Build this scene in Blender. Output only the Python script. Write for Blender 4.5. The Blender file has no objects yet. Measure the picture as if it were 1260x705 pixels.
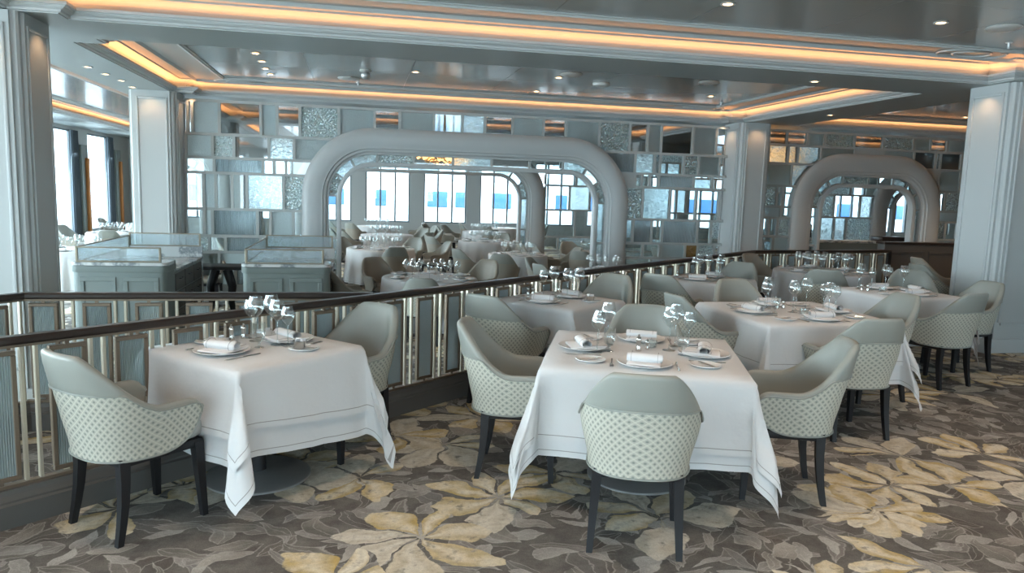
import bpy, bmesh, math, random
from mathutils import Vector, Matrix
PI = math.pi
random.seed(7)
SC = bpy.context.scene
COL = SC.collection
LOW = -0.35          # the lower dining level beyond the balustrades

# ------------------------------------------------------------------ camera (fitted to the vanishing points of the room)
F_PX, IW, IH = 912.0, 1260.0, 705.0
PITCH, YAW, ROLL, CAM_H = math.radians(7.3), math.radians(11.8), math.radians(1.8), 1.65
fwd = Vector((math.sin(YAW)*math.cos(PITCH), math.cos(YAW)*math.cos(PITCH), -math.sin(PITCH)))
rt = Vector((math.cos(YAW), -math.sin(YAW), 0)); up = rt.cross(fwd)
Rv = rt*math.cos(ROLL) + up*math.sin(ROLL); Uv = up*math.cos(ROLL) - rt*math.sin(ROLL)
cam_d = bpy.data.cameras.new('camera'); cam = bpy.data.objects.new('camera', cam_d); COL.objects.link(cam)
cam.matrix_world = Matrix(((Rv.x, Uv.x, -fwd.x, 0), (Rv.y, Uv.y, -fwd.y, 0), (Rv.z, Uv.z, -fwd.z, CAM_H), (0, 0, 0, 1)))
cam_d.sensor_fit = 'HORIZONTAL'; cam_d.sensor_width = 36; cam_d.lens = 36*F_PX/IW
cam_d.clip_start = 0.05; cam_d.clip_end = 500
SC.camera = cam

def wall_pt(px, py, Y):
    """the point of the plane y = Y measured at a pixel of the photograph"""
    d = Rv*((px-IW/2)/F_PX) - Uv*((py-IH/2)/F_PX) + fwd
    return Vector((0, 0, CAM_H)) + d*(Y/d.y)

# ------------------------------------------------------------------ mesh helpers
class MB:
    def __init__(s): s.v = []; s.f = []; s.uv = []; s.has_uv = False
    def add(s, vs, fs, uvs=None):
        b = len(s.v); s.v += [tuple(v) for v in vs]; s.f += [tuple(i+b for i in f) for f in fs]
        if uvs is not None: s.has_uv = True; s.uv += list(uvs)
        else: s.uv += [(0, 0)]*len(vs)
        return s
    def box(s, x0, x1, y0, y1, z0, z1, M=None):
        vs = [Vector((x, y, z)) for z in (z0, z1) for y in (y0, y1) for x in (x0, x1)]
        if M is not None: vs = [M @ v for v in vs]
        return s.add(vs, [(0,2,3,1),(4,5,7,6),(0,1,5,4),(1,3,7,5),(3,2,6,7),(2,0,4,6)])
    def bbox(s, x0, x1, y0, y1, z0, z1, b=.005, M=None, seg=2):
        bm = bmesh.new(); bmesh.ops.create_cube(bm, size=1)
        for v in bm.verts: v.co = Vector(((x0+x1)/2+v.co.x*(x1-x0), (y0+y1)/2+v.co.y*(y1-y0), (z0+z1)/2+v.co.z*(z1-z0)))
        bmesh.ops.bevel(bm, geom=bm.edges[:], offset=b, segments=seg, affect='EDGES', profile=.5)
        bm.verts.index_update()
        vs = [v.co.copy() for v in bm.verts]
        if M is not None: vs = [M @ v for v in vs]
        s.add(vs, [tuple(v.index for v in f.verts) for f in bm.faces]); bm.free(); return s
    def lathe(s, prof, n=24, M=None, cap=True, ell=1):
        """prof: list of (r, z) from the bottom to the top"""
        vs = []; fs = []
        for r, z in prof:
            for i in range(n):
                a = 2*PI*i/n; v = Vector((r*math.cos(a), r*math.sin(a)*ell, z)); vs.append(M @ v if M is not None else v)
        for j in range(len(prof)-1):
            for i in range(n):
                k = (i+1) % n; fs.append((j*n+i, j*n+k, (j+1)*n+k, (j+1)*n+i))
        if cap:
            if prof[0][0] > 1e-4: fs.append(tuple(reversed(range(n))))
            if prof[-1][0] > 1e-4: fs.append(tuple((len(prof)-1)*n+i for i in range(n)))
        return s.add(vs, fs)
    def tube(s, pts, r, n=8, closed=False):
        pts = [Vector(p) for p in pts]; m = len(pts); vs = []; fs = []
        rr = r if isinstance(r, (list, tuple)) else [r]*m
        prev = None
        for i, p in enumerate(pts):
            if closed: t = pts[(i+1) % m]-pts[i-1]
            else: t = pts[min(i+1, m-1)]-pts[max(i-1, 0)]
            t.normalize()
            if prev is None: a = t.orthogonal().normalized()
            else: a = (prev - t*prev.dot(t)).normalized()
            prev = a; b = t.cross(a)
            for k in range(n):
                q = 2*PI*k/n; vs.append(p + (a*math.cos(q)+b*math.sin(q))*rr[i])
        for i in range(m if closed else m-1):
            for k in range(n):
                k2 = (k+1) % n; i2 = (i+1) % m
                fs.append((i*n+k, i*n+k2, i2*n+k2, i2*n+k))
        if not closed: fs += [tuple(reversed(range(n))), tuple((m-1)*n+k for k in range(n))]
        return s.add(vs, fs)
    def grid(s, P, nu, nv, closed_u=False, uv=None):
        """P(i, j) -> point; nu x nv vertices"""
        vs = [P(i, j) for j in range(nv) for i in range(nu)]; fs = []
        for j in range(nv-1):
            for i in range(nu if closed_u else nu-1):
                k = (i+1) % nu; fs.append((j*nu+i, j*nu+k, (j+1)*nu+k, (j+1)*nu+i))
        us = [uv(i, j) for j in range(nv) for i in range(nu)] if uv else None
        return s.add(vs, fs, us)
    def sweep(s, path, prof, closed=True, flip=False):
        """path: 2-D points (x, y) or Frame tuples; prof: (inset, z); mitred offsets, positive inset to the left of the path"""
        n = len(path); vs = []; fs = []; m = len(prof)
        for i in range(n):
            p = Vector(path[i]).to_2d()
            a = Vector(path[i-1]).to_2d() if (closed or i) else None
            b = Vector(path[(i+1) % n]).to_2d() if (closed or i < n-1) else None
            d1 = (p-a).normalized() if a is not None else None; d2 = (b-p).normalized() if b is not None else None
            if d1 is None: d1 = d2
            if d2 is None: d2 = d1
            n1 = Vector((-d1.y, d1.x)); n2 = Vector((-d2.y, d2.x)); k = n1+n2
            k = k/max(.3, k.dot(n1))
            for o, z in prof: vs.append((p.x+k.x*o, p.y+k.y*o, z))
        for i in range(n if closed else n-1):
            j = (i+1) % n
            for q in range(m-1): fs.append((i*m+q, j*m+q, j*m+q+1, i*m+q+1) if not flip else (i*m+q+1, j*m+q+1, j*m+q, i*m+q))
        return s.add(vs, fs)
    def mesh(s, name, mat, smooth=35):
        me = bpy.data.meshes.new(name); me.from_pydata(s.v, [], s.f)
        if s.has_uv:
            l = me.uv_layers.new(name='UVMap')
            for lp in me.loops: l.data[lp.index].uv = s.uv[lp.vertex_index]
        for m in (mat if isinstance(mat, (list, tuple)) else [mat]): me.materials.append(m)
        if smooth:
            me.shade_smooth(); me.set_sharp_from_angle(angle=math.radians(smooth))
        me.update(); return me
    def build(s, name, mat, parent=None, smooth=35):
        o = bpy.data.objects.new(name, s.mesh(name, mat, smooth)); COL.objects.link(o)
        if parent is not None: o.parent = parent
        return o

def tag(o, label=None, cat=None, group=None, kind=None):
    if label: o['label'] = label
    if cat: o['category'] = cat
    if group: o['group'] = group
    if kind: o['kind'] = kind
    return o
def thing(name, label, cat, loc=(0,0,0), rz=0, group=None):
    o = bpy.data.objects.new(name, None); COL.objects.link(o); o.empty_display_size = .1
    o.location = loc; o.rotation_euler = (0, 0, rz)
    return tag(o, label, cat, group)
def dup(root, loc, rz, label, group=None):
    r = root.copy(); COL.objects.link(r); r.location = loc; r.rotation_euler = (0, 0, rz); r['label'] = label
    if group: r['group'] = group
    elif 'group' in r.keys(): del r['group']
    for ch in list(root.children):
        c = ch.copy(); COL.objects.link(c); c.parent = r
        for g in ch.children:
            d = g.copy(); COL.objects.link(d); d.parent = c
    return r
def struct(o, label=None): o['kind'] = 'structure'; return tag(o, label)

# ------------------------------------------------------------------ materials
def mat(name, col=(.8,.8,.8), rough=.5, metal=0, **kw):
    m = bpy.data.materials.new(name); m.use_nodes = True
    b = m.node_tree.nodes['Principled BSDF']
    b.inputs['Base Color'].default_value = (*col, 1); b.inputs['Roughness'].default_value = rough; b.inputs['Metallic'].default_value = metal
    for k, v in kw.items(): b.inputs[k.replace('_', ' ')].default_value = v
    return m
class V:
    """tiny arithmetic on shader sockets"""
    def __init__(s, nt, sock): s.nt = nt; s.s = sock
    def op(s, o, *a):
        n = s.nt.nodes.new('ShaderNodeMath'); n.operation = o
        for i, x in enumerate((s,)+a):
            if isinstance(x, V): s.nt.links.new(x.s, n.inputs[i])
            else: n.inputs[i].default_value = x
        return V(s.nt, n.outputs[0])
    def __add__(s, o): return s.op('ADD', o)
    def __sub__(s, o): return s.op('SUBTRACT', o)
    def __rsub__(s, o): return s.op('MULTIPLY', -1).op('ADD', o)
    def __mul__(s, o): return s.op('MULTIPLY', o)
    __rmul__ = __mul__; __radd__ = __add__
    def __truediv__(s, o): return s.op('DIVIDE', o)
    def lt(s, o): return s.op('LESS_THAN', o)
    def gt(s, o): return s.op('GREATER_THAN', o)
    def abs(s): return s.op('ABSOLUTE')
    def sin(s): return s.op('SINE')
    def cos(s): return s.op('COSINE')
    def fract(s): return s.op('FRACT')
    def floor(s): return s.op('FLOOR')
    def sqrt(s): return s.op('SQRT')
    def clamp(s): return s.op('MAXIMUM', 0).op('MINIMUM', 1)
    def edge(s, a, w):      # 1 where s < a, soft over w
        return ((s - a)*(-1/w) + .5).clamp()
def xyz(nt, sock):
    n = nt.nodes.new('ShaderNodeSeparateXYZ'); nt.links.new(sock, n.inputs[0]); return [V(nt, n.outputs[i]) for i in range(3)]
def comb(nt, x, y, z=0):
    n = nt.nodes.new('ShaderNodeCombineXYZ')
    for i, a in enumerate((x, y, z)):
        if isinstance(a, V): nt.links.new(a.s, n.inputs[i])
        else: n.inputs[i].default_value = a
    return n.outputs[0]
def mixc(nt, f, a, b):
    n = nt.nodes.new('ShaderNodeMix'); n.data_type = 'RGBA'
    if isinstance(f, V): nt.links.new(f.s, n.inputs[0])
    else: n.inputs[0].default_value = f
    for i, c in ((6, a), (7, b)):
        if isinstance(c, (tuple, list)): n.inputs[i].default_value = (*c, 1)
        else: nt.links.new(c, n.inputs[i])
    return n.outputs[2]
def noise(nt, vec, scale, detail=2, rough=.5, dim='3D'):
    n = nt.nodes.new('ShaderNodeTexNoise'); n.noise_dimensions = dim
    n.inputs['Scale'].default_value = scale; n.inputs['Detail'].default_value = detail; n.inputs['Roughness'].default_value = rough
    if vec is not None: nt.links.new(vec, n.inputs['Vector'])
    return n
def tex(nt, out='Object'):
    n = nt.nodes.new('ShaderNodeTexCoord'); return n.outputs[out]
def bump(nt, h, strength=.3, dist=.01):
    n = nt.nodes.new('ShaderNodeBump'); n.inputs['Strength'].default_value = strength; n.inputs['Distance'].default_value = dist
    nt.links.new(h.s if isinstance(h, V) else h, n.inputs['Height'])
    b = nt.nodes['Principled BSDF']; nt.links.new(n.outputs[0], b.inputs['Normal']); return n

def carpet(name, tone=1.0):
    m = mat(name, (.1,.09,.08), .95); nt = m.node_tree; b = nt.nodes['Principled BSDF']
    b.inputs['Specular IOR Level'].default_value = .15
    P = tex(nt); x, y, z = xyz(nt, P)
    n1 = noise(nt, P, 2.6, 2); cr = xyz(nt, n1.outputs['Color'])
    n2 = noise(nt, P, 17, 2); cs = xyz(nt, n2.outputs['Color'])
    X = x + (cr[0]-.5)*.30 + (cs[0]-.5)*.035; Y = y + (cr[1]-.5)*.30 + (cs[1]-.5)*.035
    def vor(scale, rnd, ox=0):
        n = nt.nodes.new('ShaderNodeTexVoronoi'); n.voronoi_dimensions = '2D'; n.inputs['Scale'].default_value = scale
        n.inputs['Randomness'].default_value = rnd
        nt.links.new(comb(nt, X+ox, Y+ox*.7), n.inputs['Vector'])
        pos = xyz(nt, n.outputs['Position']); c = xyz(nt, n.outputs['Color'])
        return (X+ox)-pos[0], (Y+ox*.7)-pos[1], c
    fine = V(nt, noise(nt, P, 160, 2, .7).outputs[0]); mid = V(nt, noise(nt, P, 9, 3).outputs[0]); big = V(nt, noise(nt, P, 1.3, 1).outputs[0])
    col = mixc(nt, (mid*1.6-.3).clamp(), (.066,.062,.058), (.155,.146,.135))
    # scattered leaves, three layers
    for sc, rnd, L, W, ox, dark, lite in ((3.0, 1, .165, .07, 3.1, (.085,.078,.07), (.17,.165,.16)), (3.7, 1, .135, .05, 23.9, (.10,.09,.08), (.20,.19,.18)), (5.0, 1, .10, .042, 9.7, (.15,.145,.135), (.36,.35,.33)), (4.1, 1, .12, .048, 17.3, (.12,.115,.105), (.30,.285,.26))):
        dx, dy, c = vor(sc, rnd, ox); an = c[0]*6.283
        a = dx*an.cos() + dy*an.sin(); q = dy*an.cos() - dx*an.sin()
        t = a/L
        w = (1 - t*t)*W*(c[2]*.6+.6)*(1-t*.35)
        d = q.abs() - w
        mask = d.edge(0, .006)
        vein = (q.abs()).edge(.0022, .002)
        rim = d.abs().edge(.006, .005)
        inner = mixc(nt, (c[1]*.8 + (mid-.5)*.9 + t*.25).clamp(), dark, lite)
        inner = mixc(nt, (rim*.55 + vein*.45).clamp(), inner, (.34,.33,.31))
        keep = mask*(c[1].gt(.06))
        col = mixc(nt, keep, col, inner)
    # big blossoms
    for sc, ox, n_p, R, rare in ((1.15, 0.4, 7, .46, .10), (1.05, 5.9, 6, .40, .35)):
        dx, dy, c = vor(sc, .85, ox)
        r = (dx*dx + dy*dy).sqrt(); th = dy.op('ARCTAN2', dx) + c[0]*6.283 + r*.8*(c[1]-.5)
        k = th*(n_p/6.28318); kf = k.fract(); ki = k.floor()
        h = ((ki*12.9898 + c[1]*78.233).sin()*43758.5).fract().abs()
        Rp = (h*.5+.6)*R
        t = r/Rp
        lat = (kf-.5).abs()*2
        w = (t.clamp().op('POWER', .8)*PI).sin().op('POWER', .8)*(.70+h*.25)
        mask = lat.edge(w, .05)*t.lt(1)*c[2].gt(rare)*h.gt(.13)
        g = (lat*.9 + (mid-.5)*1.5 + (h-.45)*1.1 + t*.25).clamp()
        pet = mixc(nt, g, (.60,.57,.48), (.42,.31,.12))
        pet = mixc(nt, ((h-.62)*6).clamp()*.8, pet, (.50,.49,.45))
        blot = V(nt, noise(nt, P, 26, 3, .65).outputs[0])
        st = ((lat*9+h*3+mid*3).sin()*.5+.5)*.22 + (fine-.5)*.6 + ((blot-.5)*2.6).clamp()*.5
        pet = mixc(nt, (st + (r.edge(.045, .05))*.5).clamp(), pet, (.19,.155,.10))
        col = mixc(nt, mask*(1-((V(nt, noise(nt, P, 11, 3, .7).outputs[0])-.56)*7).clamp()*.75), col, pet)
    n = nt.nodes.new('ShaderNodeMix'); n.data_type = 'RGBA'; n.blend_type = 'MULTIPLY'; n.inputs[0].default_value = 1
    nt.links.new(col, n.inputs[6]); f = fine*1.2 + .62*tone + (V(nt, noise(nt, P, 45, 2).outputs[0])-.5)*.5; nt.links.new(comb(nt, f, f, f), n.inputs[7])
    nt.links.new(n.outputs[2], b.inputs['Base Color'])
    bump(nt, fine, .5, .004)
    return m
def marble():
    m = mat('marble', (.7,.7,.7), .12); nt = m.node_tree; P = tex(nt)
    a = V(nt, noise(nt, P, 2.2, 8, .62).outputs[0]); v = (a-.5).abs(); f = v.edge(.03, .06)
    c = mixc(nt, f, (.62,.64,.64), (.22,.25,.27)); nt.links.new(c, nt.nodes['Principled BSDF'].inputs['Base Color']); return m
def fabric_pattern():
    m = mat('diamond_fabric', (.6,.6,.55), .85); nt = m.node_tree; u, v, _ = xyz(nt, tex(nt, 'UV'))
    S = 1/.036
    p = (u+v)*S; q = (u-v)*S
    fp = (p.fract()-.5).abs(); fq = (q.fract()-.5).abs()
    line = (fp.op('MAXIMUM', fq)).gt(.44)
    cross = fp.op('MAXIMUM', fq).lt(.17)
    cross2 = (fp.op('MINIMUM', fq)).lt(.07)*fp.op('MAXIMUM', fq).lt(.25)
    c = mixc(nt, line, (.46,.445,.375), (.61,.59,.50)); c = mixc(nt, cross, c, (.19,.195,.175)); c = mixc(nt, cross2*.5, c, (.32,.34,.31))
    nt.links.new(c, nt.nodes['Principled BSDF'].inputs['Base Color'])
    bump(nt, line, .4, .002); return m
def leather(name, col):
    m = mat(name, col, .42); nt = m.node_tree; P = tex(nt); bump(nt, noise(nt, P, 240, 2).outputs[0], .12, .001)
    n = V(nt, noise(nt, P, 5, 2).outputs[0]); c = mixc(nt, n, tuple(x*.93 for x in col), tuple(min(1, x*1.06) for x in col))
    nt.links.new(c, nt.nodes['Principled BSDF'].inputs['Base Color']); return m
def linen():
    m = mat('white_linen', (.78,.79,.80), .8); nt = m.node_tree; P = tex(nt)
    b = nt.nodes['Principled BSDF']; b.inputs['Sheen Weight'].default_value = .15
    u, v, _ = xyz(nt, tex(nt, 'UV'))     # u = distance from the hem in metres
    st = (u-.032).abs().lt(.0022)*u.gt(.001)
    hem = u.lt(.032)*u.gt(.001)
    c = mixc(nt, st, (.66,.665,.67), (.33,.32,.31)); nt.links.new(c, b.inputs['Base Color'])
    h = V(nt, noise(nt, P, 9, 3, .6).outputs[0])*1.5 + V(nt, noise(nt, P, 420, 1).outputs[0])*.08
    bump(nt, h, .35, .012); return m
def thin_glass(name, tint=(1,1,1), gloss=.9, rough=0, ior=1.5, fac=None):
    m = bpy.data.materials.new(name); m.use_nodes = True; nt = m.node_tree; nt.nodes.clear()
    o = nt.nodes.new('ShaderNodeOutputMaterial'); mx = nt.nodes.new('ShaderNodeMixShader')
    t = nt.nodes.new('ShaderNodeBsdfTransparent'); t.inputs[0].default_value = (*tint, 1)
    g = nt.nodes.new('ShaderNodeBsdfGlossy'); g.inputs['Roughness'].default_value = rough; g.inputs[0].default_value = (gloss,)*3+(1,)
    if fac is None:
        fr = nt.nodes.new('ShaderNodeLayerWeight'); fr.inputs[0].default_value = .5
        mu = V(nt, fr.outputs['Facing']).op('POWER', 2.6)*.72+(ior-1)*.13; nt.links.new(mu.clamp().s, mx.inputs[0])
    else: mx.inputs[0].default_value = fac
    nt.links.new(t.outputs[0], mx.inputs[1]); nt.links.new(g.outputs[0], mx.inputs[2]); nt.links.new(mx.outputs[0], o.inputs[0]); return m
def pane_glass(name, tint, kind, opacity, rough):
    """decorative panes: part transparent, part translucent, with a relief that breaks the reflections"""
    m = bpy.data.materials.new(name); m.use_nodes = True; nt = m.node_tree; nt.nodes.clear()
    o = nt.nodes.new('ShaderNodeOutputMaterial'); P = tex(nt); x, y, z = xyz(nt, P)
    if kind == 'ribs': h = ((x+y*1.0)*(2*PI/.022)).sin()
    elif kind == 'hammer':
        vo = nt.nodes.new('ShaderNodeTexVoronoi'); vo.feature = 'SMOOTH_F1'; vo.inputs['Scale'].default_value = 40; nt.links.new(P, vo.inputs['Vector']); h = V(nt, vo.outputs['Distance'])*1.6
    elif kind == 'wave': h = V(nt, noise(nt, P, 14, 3).outputs[0])*3
    else: h = V(nt, noise(nt, P, 60, 2).outputs[0])*.6
    opq = None
    if kind == 'hammer': opq = (V(nt, vo.outputs['Distance'])*3.4-.6).clamp()
    bp = nt.nodes.new('ShaderNodeBump'); bp.inputs['Strength'].default_value = 1; bp.inputs['Distance'].default_value = .012; nt.links.new(h.s, bp.inputs['Height'])
    tr = nt.nodes.new('ShaderNodeBsdfTransparent'); tr.inputs[0].default_value = (*tint, 1)
    rf = nt.nodes.new('ShaderNodeBsdfTranslucent'); rf.inputs[0].default_value = (*tint, 1)
    df = nt.nodes.new('ShaderNodeBsdfGlossy'); df.inputs['Roughness'].default_value = rough; df.inputs[0].default_value = (.9,.9,.9,1)
    re = nt.nodes.new('ShaderNodeBsdfRefraction'); re.inputs['IOR'].default_value = 1.25; re.inputs['Roughness'].default_value = rough*.4; re.inputs[0].default_value = (*tint, 1)
    for q in (rf, df, re): nt.links.new(bp.outputs[0], q.inputs['Normal'])
    a = nt.nodes.new('ShaderNodeMixShader'); a.inputs[0].default_value = opacity; (nt.links.new(opq.s, a.inputs[0]) if opq is not None else None); nt.links.new((re if kind in ('ribs', 'hammer', 'wave') else tr).outputs[0], a.inputs[1]); nt.links.new(rf.outputs[0], a.inputs[2])
    c = nt.nodes.new('ShaderNodeMixShader'); fr = nt.nodes.new('ShaderNodeLayerWeight'); nt.links.new(bp.outputs[0], fr.inputs['Normal'])
    nt.links.new((V(nt, fr.outputs['Facing']).op('POWER', 3)*.7+.14).clamp().s, c.inputs[0]); nt.links.new(a.outputs[0], c.inputs[1]); nt.links.new(df.outputs[0], c.inputs[2]); nt.links.new(c.outputs[0], o.inputs[0])
    return m
def emit(name, col, s):
    m = mat(name, col, .5); b = m.node_tree.nodes['Principled BSDF']; b.inputs['Emission Color'].default_value = (*col, 1); b.inputs['Emission Strength'].default_value = s; return m

M = dict(
    paint=mat('grey_white_paint', (.47,.49,.485), .5), paint2=mat('grey_trim_paint', (.47,.49,.49), .38),
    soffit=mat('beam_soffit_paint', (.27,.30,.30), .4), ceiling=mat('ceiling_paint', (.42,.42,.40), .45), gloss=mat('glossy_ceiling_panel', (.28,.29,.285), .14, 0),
    lattice=mat('lattice_paint', (.42,.44,.43), .4), curb=mat('curb_paint', (.10,.095,.088), .5),
    wood=mat('dark_handrail_wood', (.030,.020,.016), .28), bronze=mat('bronze_frame', (.22,.17,.125), .42, .55),
    brass=mat('pale_brass', (.62,.56,.45), .34, .6), black=mat('black_lacquered_wood', (.008,.008,.010), .5),
    leather=leather('sage_leather', (.30,.31,.28)), seat=leather('seat_leather', (.40,.40,.375)), fabric=fabric_pattern(),
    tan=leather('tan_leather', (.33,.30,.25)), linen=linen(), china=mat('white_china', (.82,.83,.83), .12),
    silver=mat('polished_silver', (.75,.73,.70), .16, 1), steel=mat('brushed_steel', (.46,.47,.47), .34, .7),
    napkin=mat('napkin_linen', (.80,.79,.79), .85), stitch=mat('grey_stitching', (.25,.23,.23), .8),
    glass=thin_glass('clear_glass', (.90,.93,.93), 1, 0, 2.25), window=thin_glass('window_glass', (.93,.97,1)),
    clear=thin_glass('clear_pane', (.90,.95,.96), .9, .02, 1.6), mirror=thin_glass('smoked_mirror', (.35,.38,.38), .75, .03, 1.5, .55),
    rib=pane_glass('ribbed_glass', (.72,.82,.85), 'ribs', .45, .25), hammer=pane_glass('hammered_glass', (.80,.88,.88), 'hammer', .12, .12),
    wave=pane_glass('rippled_glass', (.85,.93,.94), 'wave', .12, .1), frost=pane_glass('frosted_glass', (.66,.74,.75), 'none', .8, .35),
    amber=pane_glass('amber_glass', (.60,.42,.16), 'wave', .35, .2),
    marble=marble(), cabinet=mat('grey_green_cabinet', (.19,.225,.22), .42), dark=mat('dark_console_wood', (.085,.08,.075), .55),
    curtain=mat('slate_curtain', (.10,.125,.15), .9), copper=mat('copper_column', (.50,.20,.06), .35, .4), drape=mat('brown_patterned_drape', (.18,.14,.10), .85),
    warm=emit('warm_lamp', (1,.62,.30), 14), winframe=mat('grey_window_frame', (.22,.25,.27), .5), hull=mat('white_ship_paint', (.85,.88,.9), .6), blue=mat('blue_ship_window', (.03,.13,.33), .3),
    gold=mat('gold_leaf', (.85,.55,.22), .25, .9), shell=mat('cream_metal', (.6,.6,.58), .4))
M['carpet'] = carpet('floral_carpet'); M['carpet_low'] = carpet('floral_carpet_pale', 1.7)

# ------------------------------------------------------------------ floors, walls
mb = MB()
EDGE = [(-7.5, 5.36), (-2.05, 5.36), (.19, 5.36), (5.75, 9.99), (8.5, 10.6), (8.5, 10.6), (9.7, 10.6), (9.7, 7.25), (12.5, 7.25)]
poly = [(-7.5, -5.2), (12.5, -5.2), (12.5, 7.25), (9.7, 7.25), (9.7, 10.55), (8.45, 10.55), (5.72, 9.97), (.19, 5.36), (-7.5, 5.36)]
def slab(poly, z0, z1):
    b = MB(); n = len(poly)
    b.add([(x, y, z0) for x, y in poly]+[(x, y, z1) for x, y in poly], [tuple(reversed(range(n))), tuple(n+i for i in range(n))]+[(i, (i+1) % n, n+(i+1) % n, n+i) for i in range(n)]); return b
struct(slab(poly, LOW+.001, 0).build('floor', M['carpet'], smooth=0))
struct(MB().box(-7.5, 26, -5.2, 27, LOW-.2, LOW).build('floor_lower', M['carpet_low'], smooth=0))

def wall_with_openings(name, axis, pos, t, a0, a1, z0, z1, openings, m=M['paint']):
    """openings: (a, b, zl, zh); a solid wall of thickness t cut by them"""
    b = MB(); ops = sorted(openings); cur = a0
    def bx(a, c, l, h):
        if c-a < 1e-4 or h-l < 1e-4: return
        if axis == 'y': b.box(a, c, min(pos, pos+t), max(pos, pos+t), l, h)
        else: b.box(min(pos, pos+t), max(pos, pos+t), a, c, l, h)
    for (a, c, l, h) in ops:
        bx(cur, a, z0, z1); bx(a, c, z0, l); bx(a, c, h, z1); cur = c
    bx(cur, a1, z0, z1)
    return struct(b.build(name, m, smooth=0))
TOP = 3.6
far_w = [(-7.2+.12, -5.9, .40, 2.75)]
far_w = []
x = -5.93
while x < 25: far_w.append((x, x+1.56, .42, 2.72)); x += 2.055
wall_with_openings('wall_far', 'y', 27, .3, -7.5, 26, LOW, TOP, far_w)
left_w = [(y, y+1.75, .15, 2.92) for y in (23.2-2.95*k for k in range(0, 10))]
wall_with_openings('wall_left', 'x', -7.5, -.1, -5.2, 27, LOW, TOP, left_w)
back_w = [(x, x+2.2, .5, 2.75) for x in (-6.6, -3.7, -.8, 2.1, 5.0, 7.9)]
wall_with_openings('wall_back', 'y', -5.2, -.3, -7.5, 12.5, 0, TOP, back_w)
wall_with_openings('wall_right', 'x', 12.5, .3, -5.2, 7.0, 0, TOP, [])
struct(MB().box(26, 26.3, 7.25, 27, LOW, TOP).build('wall_right', M['paint'], smooth=0))
# pier wall right of the column, with panel moulding and baseboard
struct(MB().box(7.72, 26.0, 7.06, 7.35, LOW, TOP).build('wall_pier', M['paint'], smooth=0))
def panel_frame(b, x0, x1, z0, z1, y, w=.05, d=.022):
    """raised rectangular moulding facing -y"""
    for (p, q, r, s) in ((x0, x1, z0, z0+w), (x0, x1, z1-w, z1), (x0, x0+w, z0+w, z1-w), (x1-w, x1, z0+w, z1-w)):
        b.bbox(p, q, y-d, y+.002, r, s, .008)
b = MB(); panel_frame(b, 7.82, 8.02-.0, .62, 2.8, 7.06); panel_frame(b, 8.2, 9.6, .62, 2.8, 7.06); struct(b.build('trim_1', M['paint2']))
struct(MB().bbox(7.72, 12.4, 7.035, 7.061, 0, .14, .008).build('baseboard_right', M['paint2']))

n_win = 0
def window_unit(axis, pos, a, c, l, h, mull, depth=.12, slant=0):
    global n_win; n_win += 1
    f = MB(); w = .05
    def bx(mbx, p, q, r, s, y0, y1):
        if axis == 'y': mbx.box(p, q, pos+y0, pos+y1, r, s)
        else: mbx.box(pos-y1*.45, pos-y0*.45, p, q, r, s)
    for (p, q, r, s) in ((a, c, l, l+w), (a, c, h-w, h), (a, a+w, l+w, h-w), (c-w, c, l+w, h-w)): bx(f, p, q, r, s, .08, .2)
    for k in range(1, mull+1):
        q = a+(c-a)*k/(mull+1); bx(f, q-.03, q+.03, l+w, h-w, .09, .19)
    r = struct(f.build('window_%d' % n_win, M['winframe'], smooth=0))
    g = MB(); bx(g, a+w, c-w, l+w, h-w, .13, .14); go = g.build('pane', M['window'], r, smooth=0)
for (a, c, l, h) in far_w:
    if a < 10: window_unit('y', 27, a, c, l, h, 2)
    else: window_unit('y', 27, a, c, l, h, 2)
for (a, c, l, h) in left_w: window_unit('x', -7.5, a, c, l, h, 0)
for (a, c, l, h) in back_w: window_unit('y', -5.5, a, c, l, h, 1)

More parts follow.
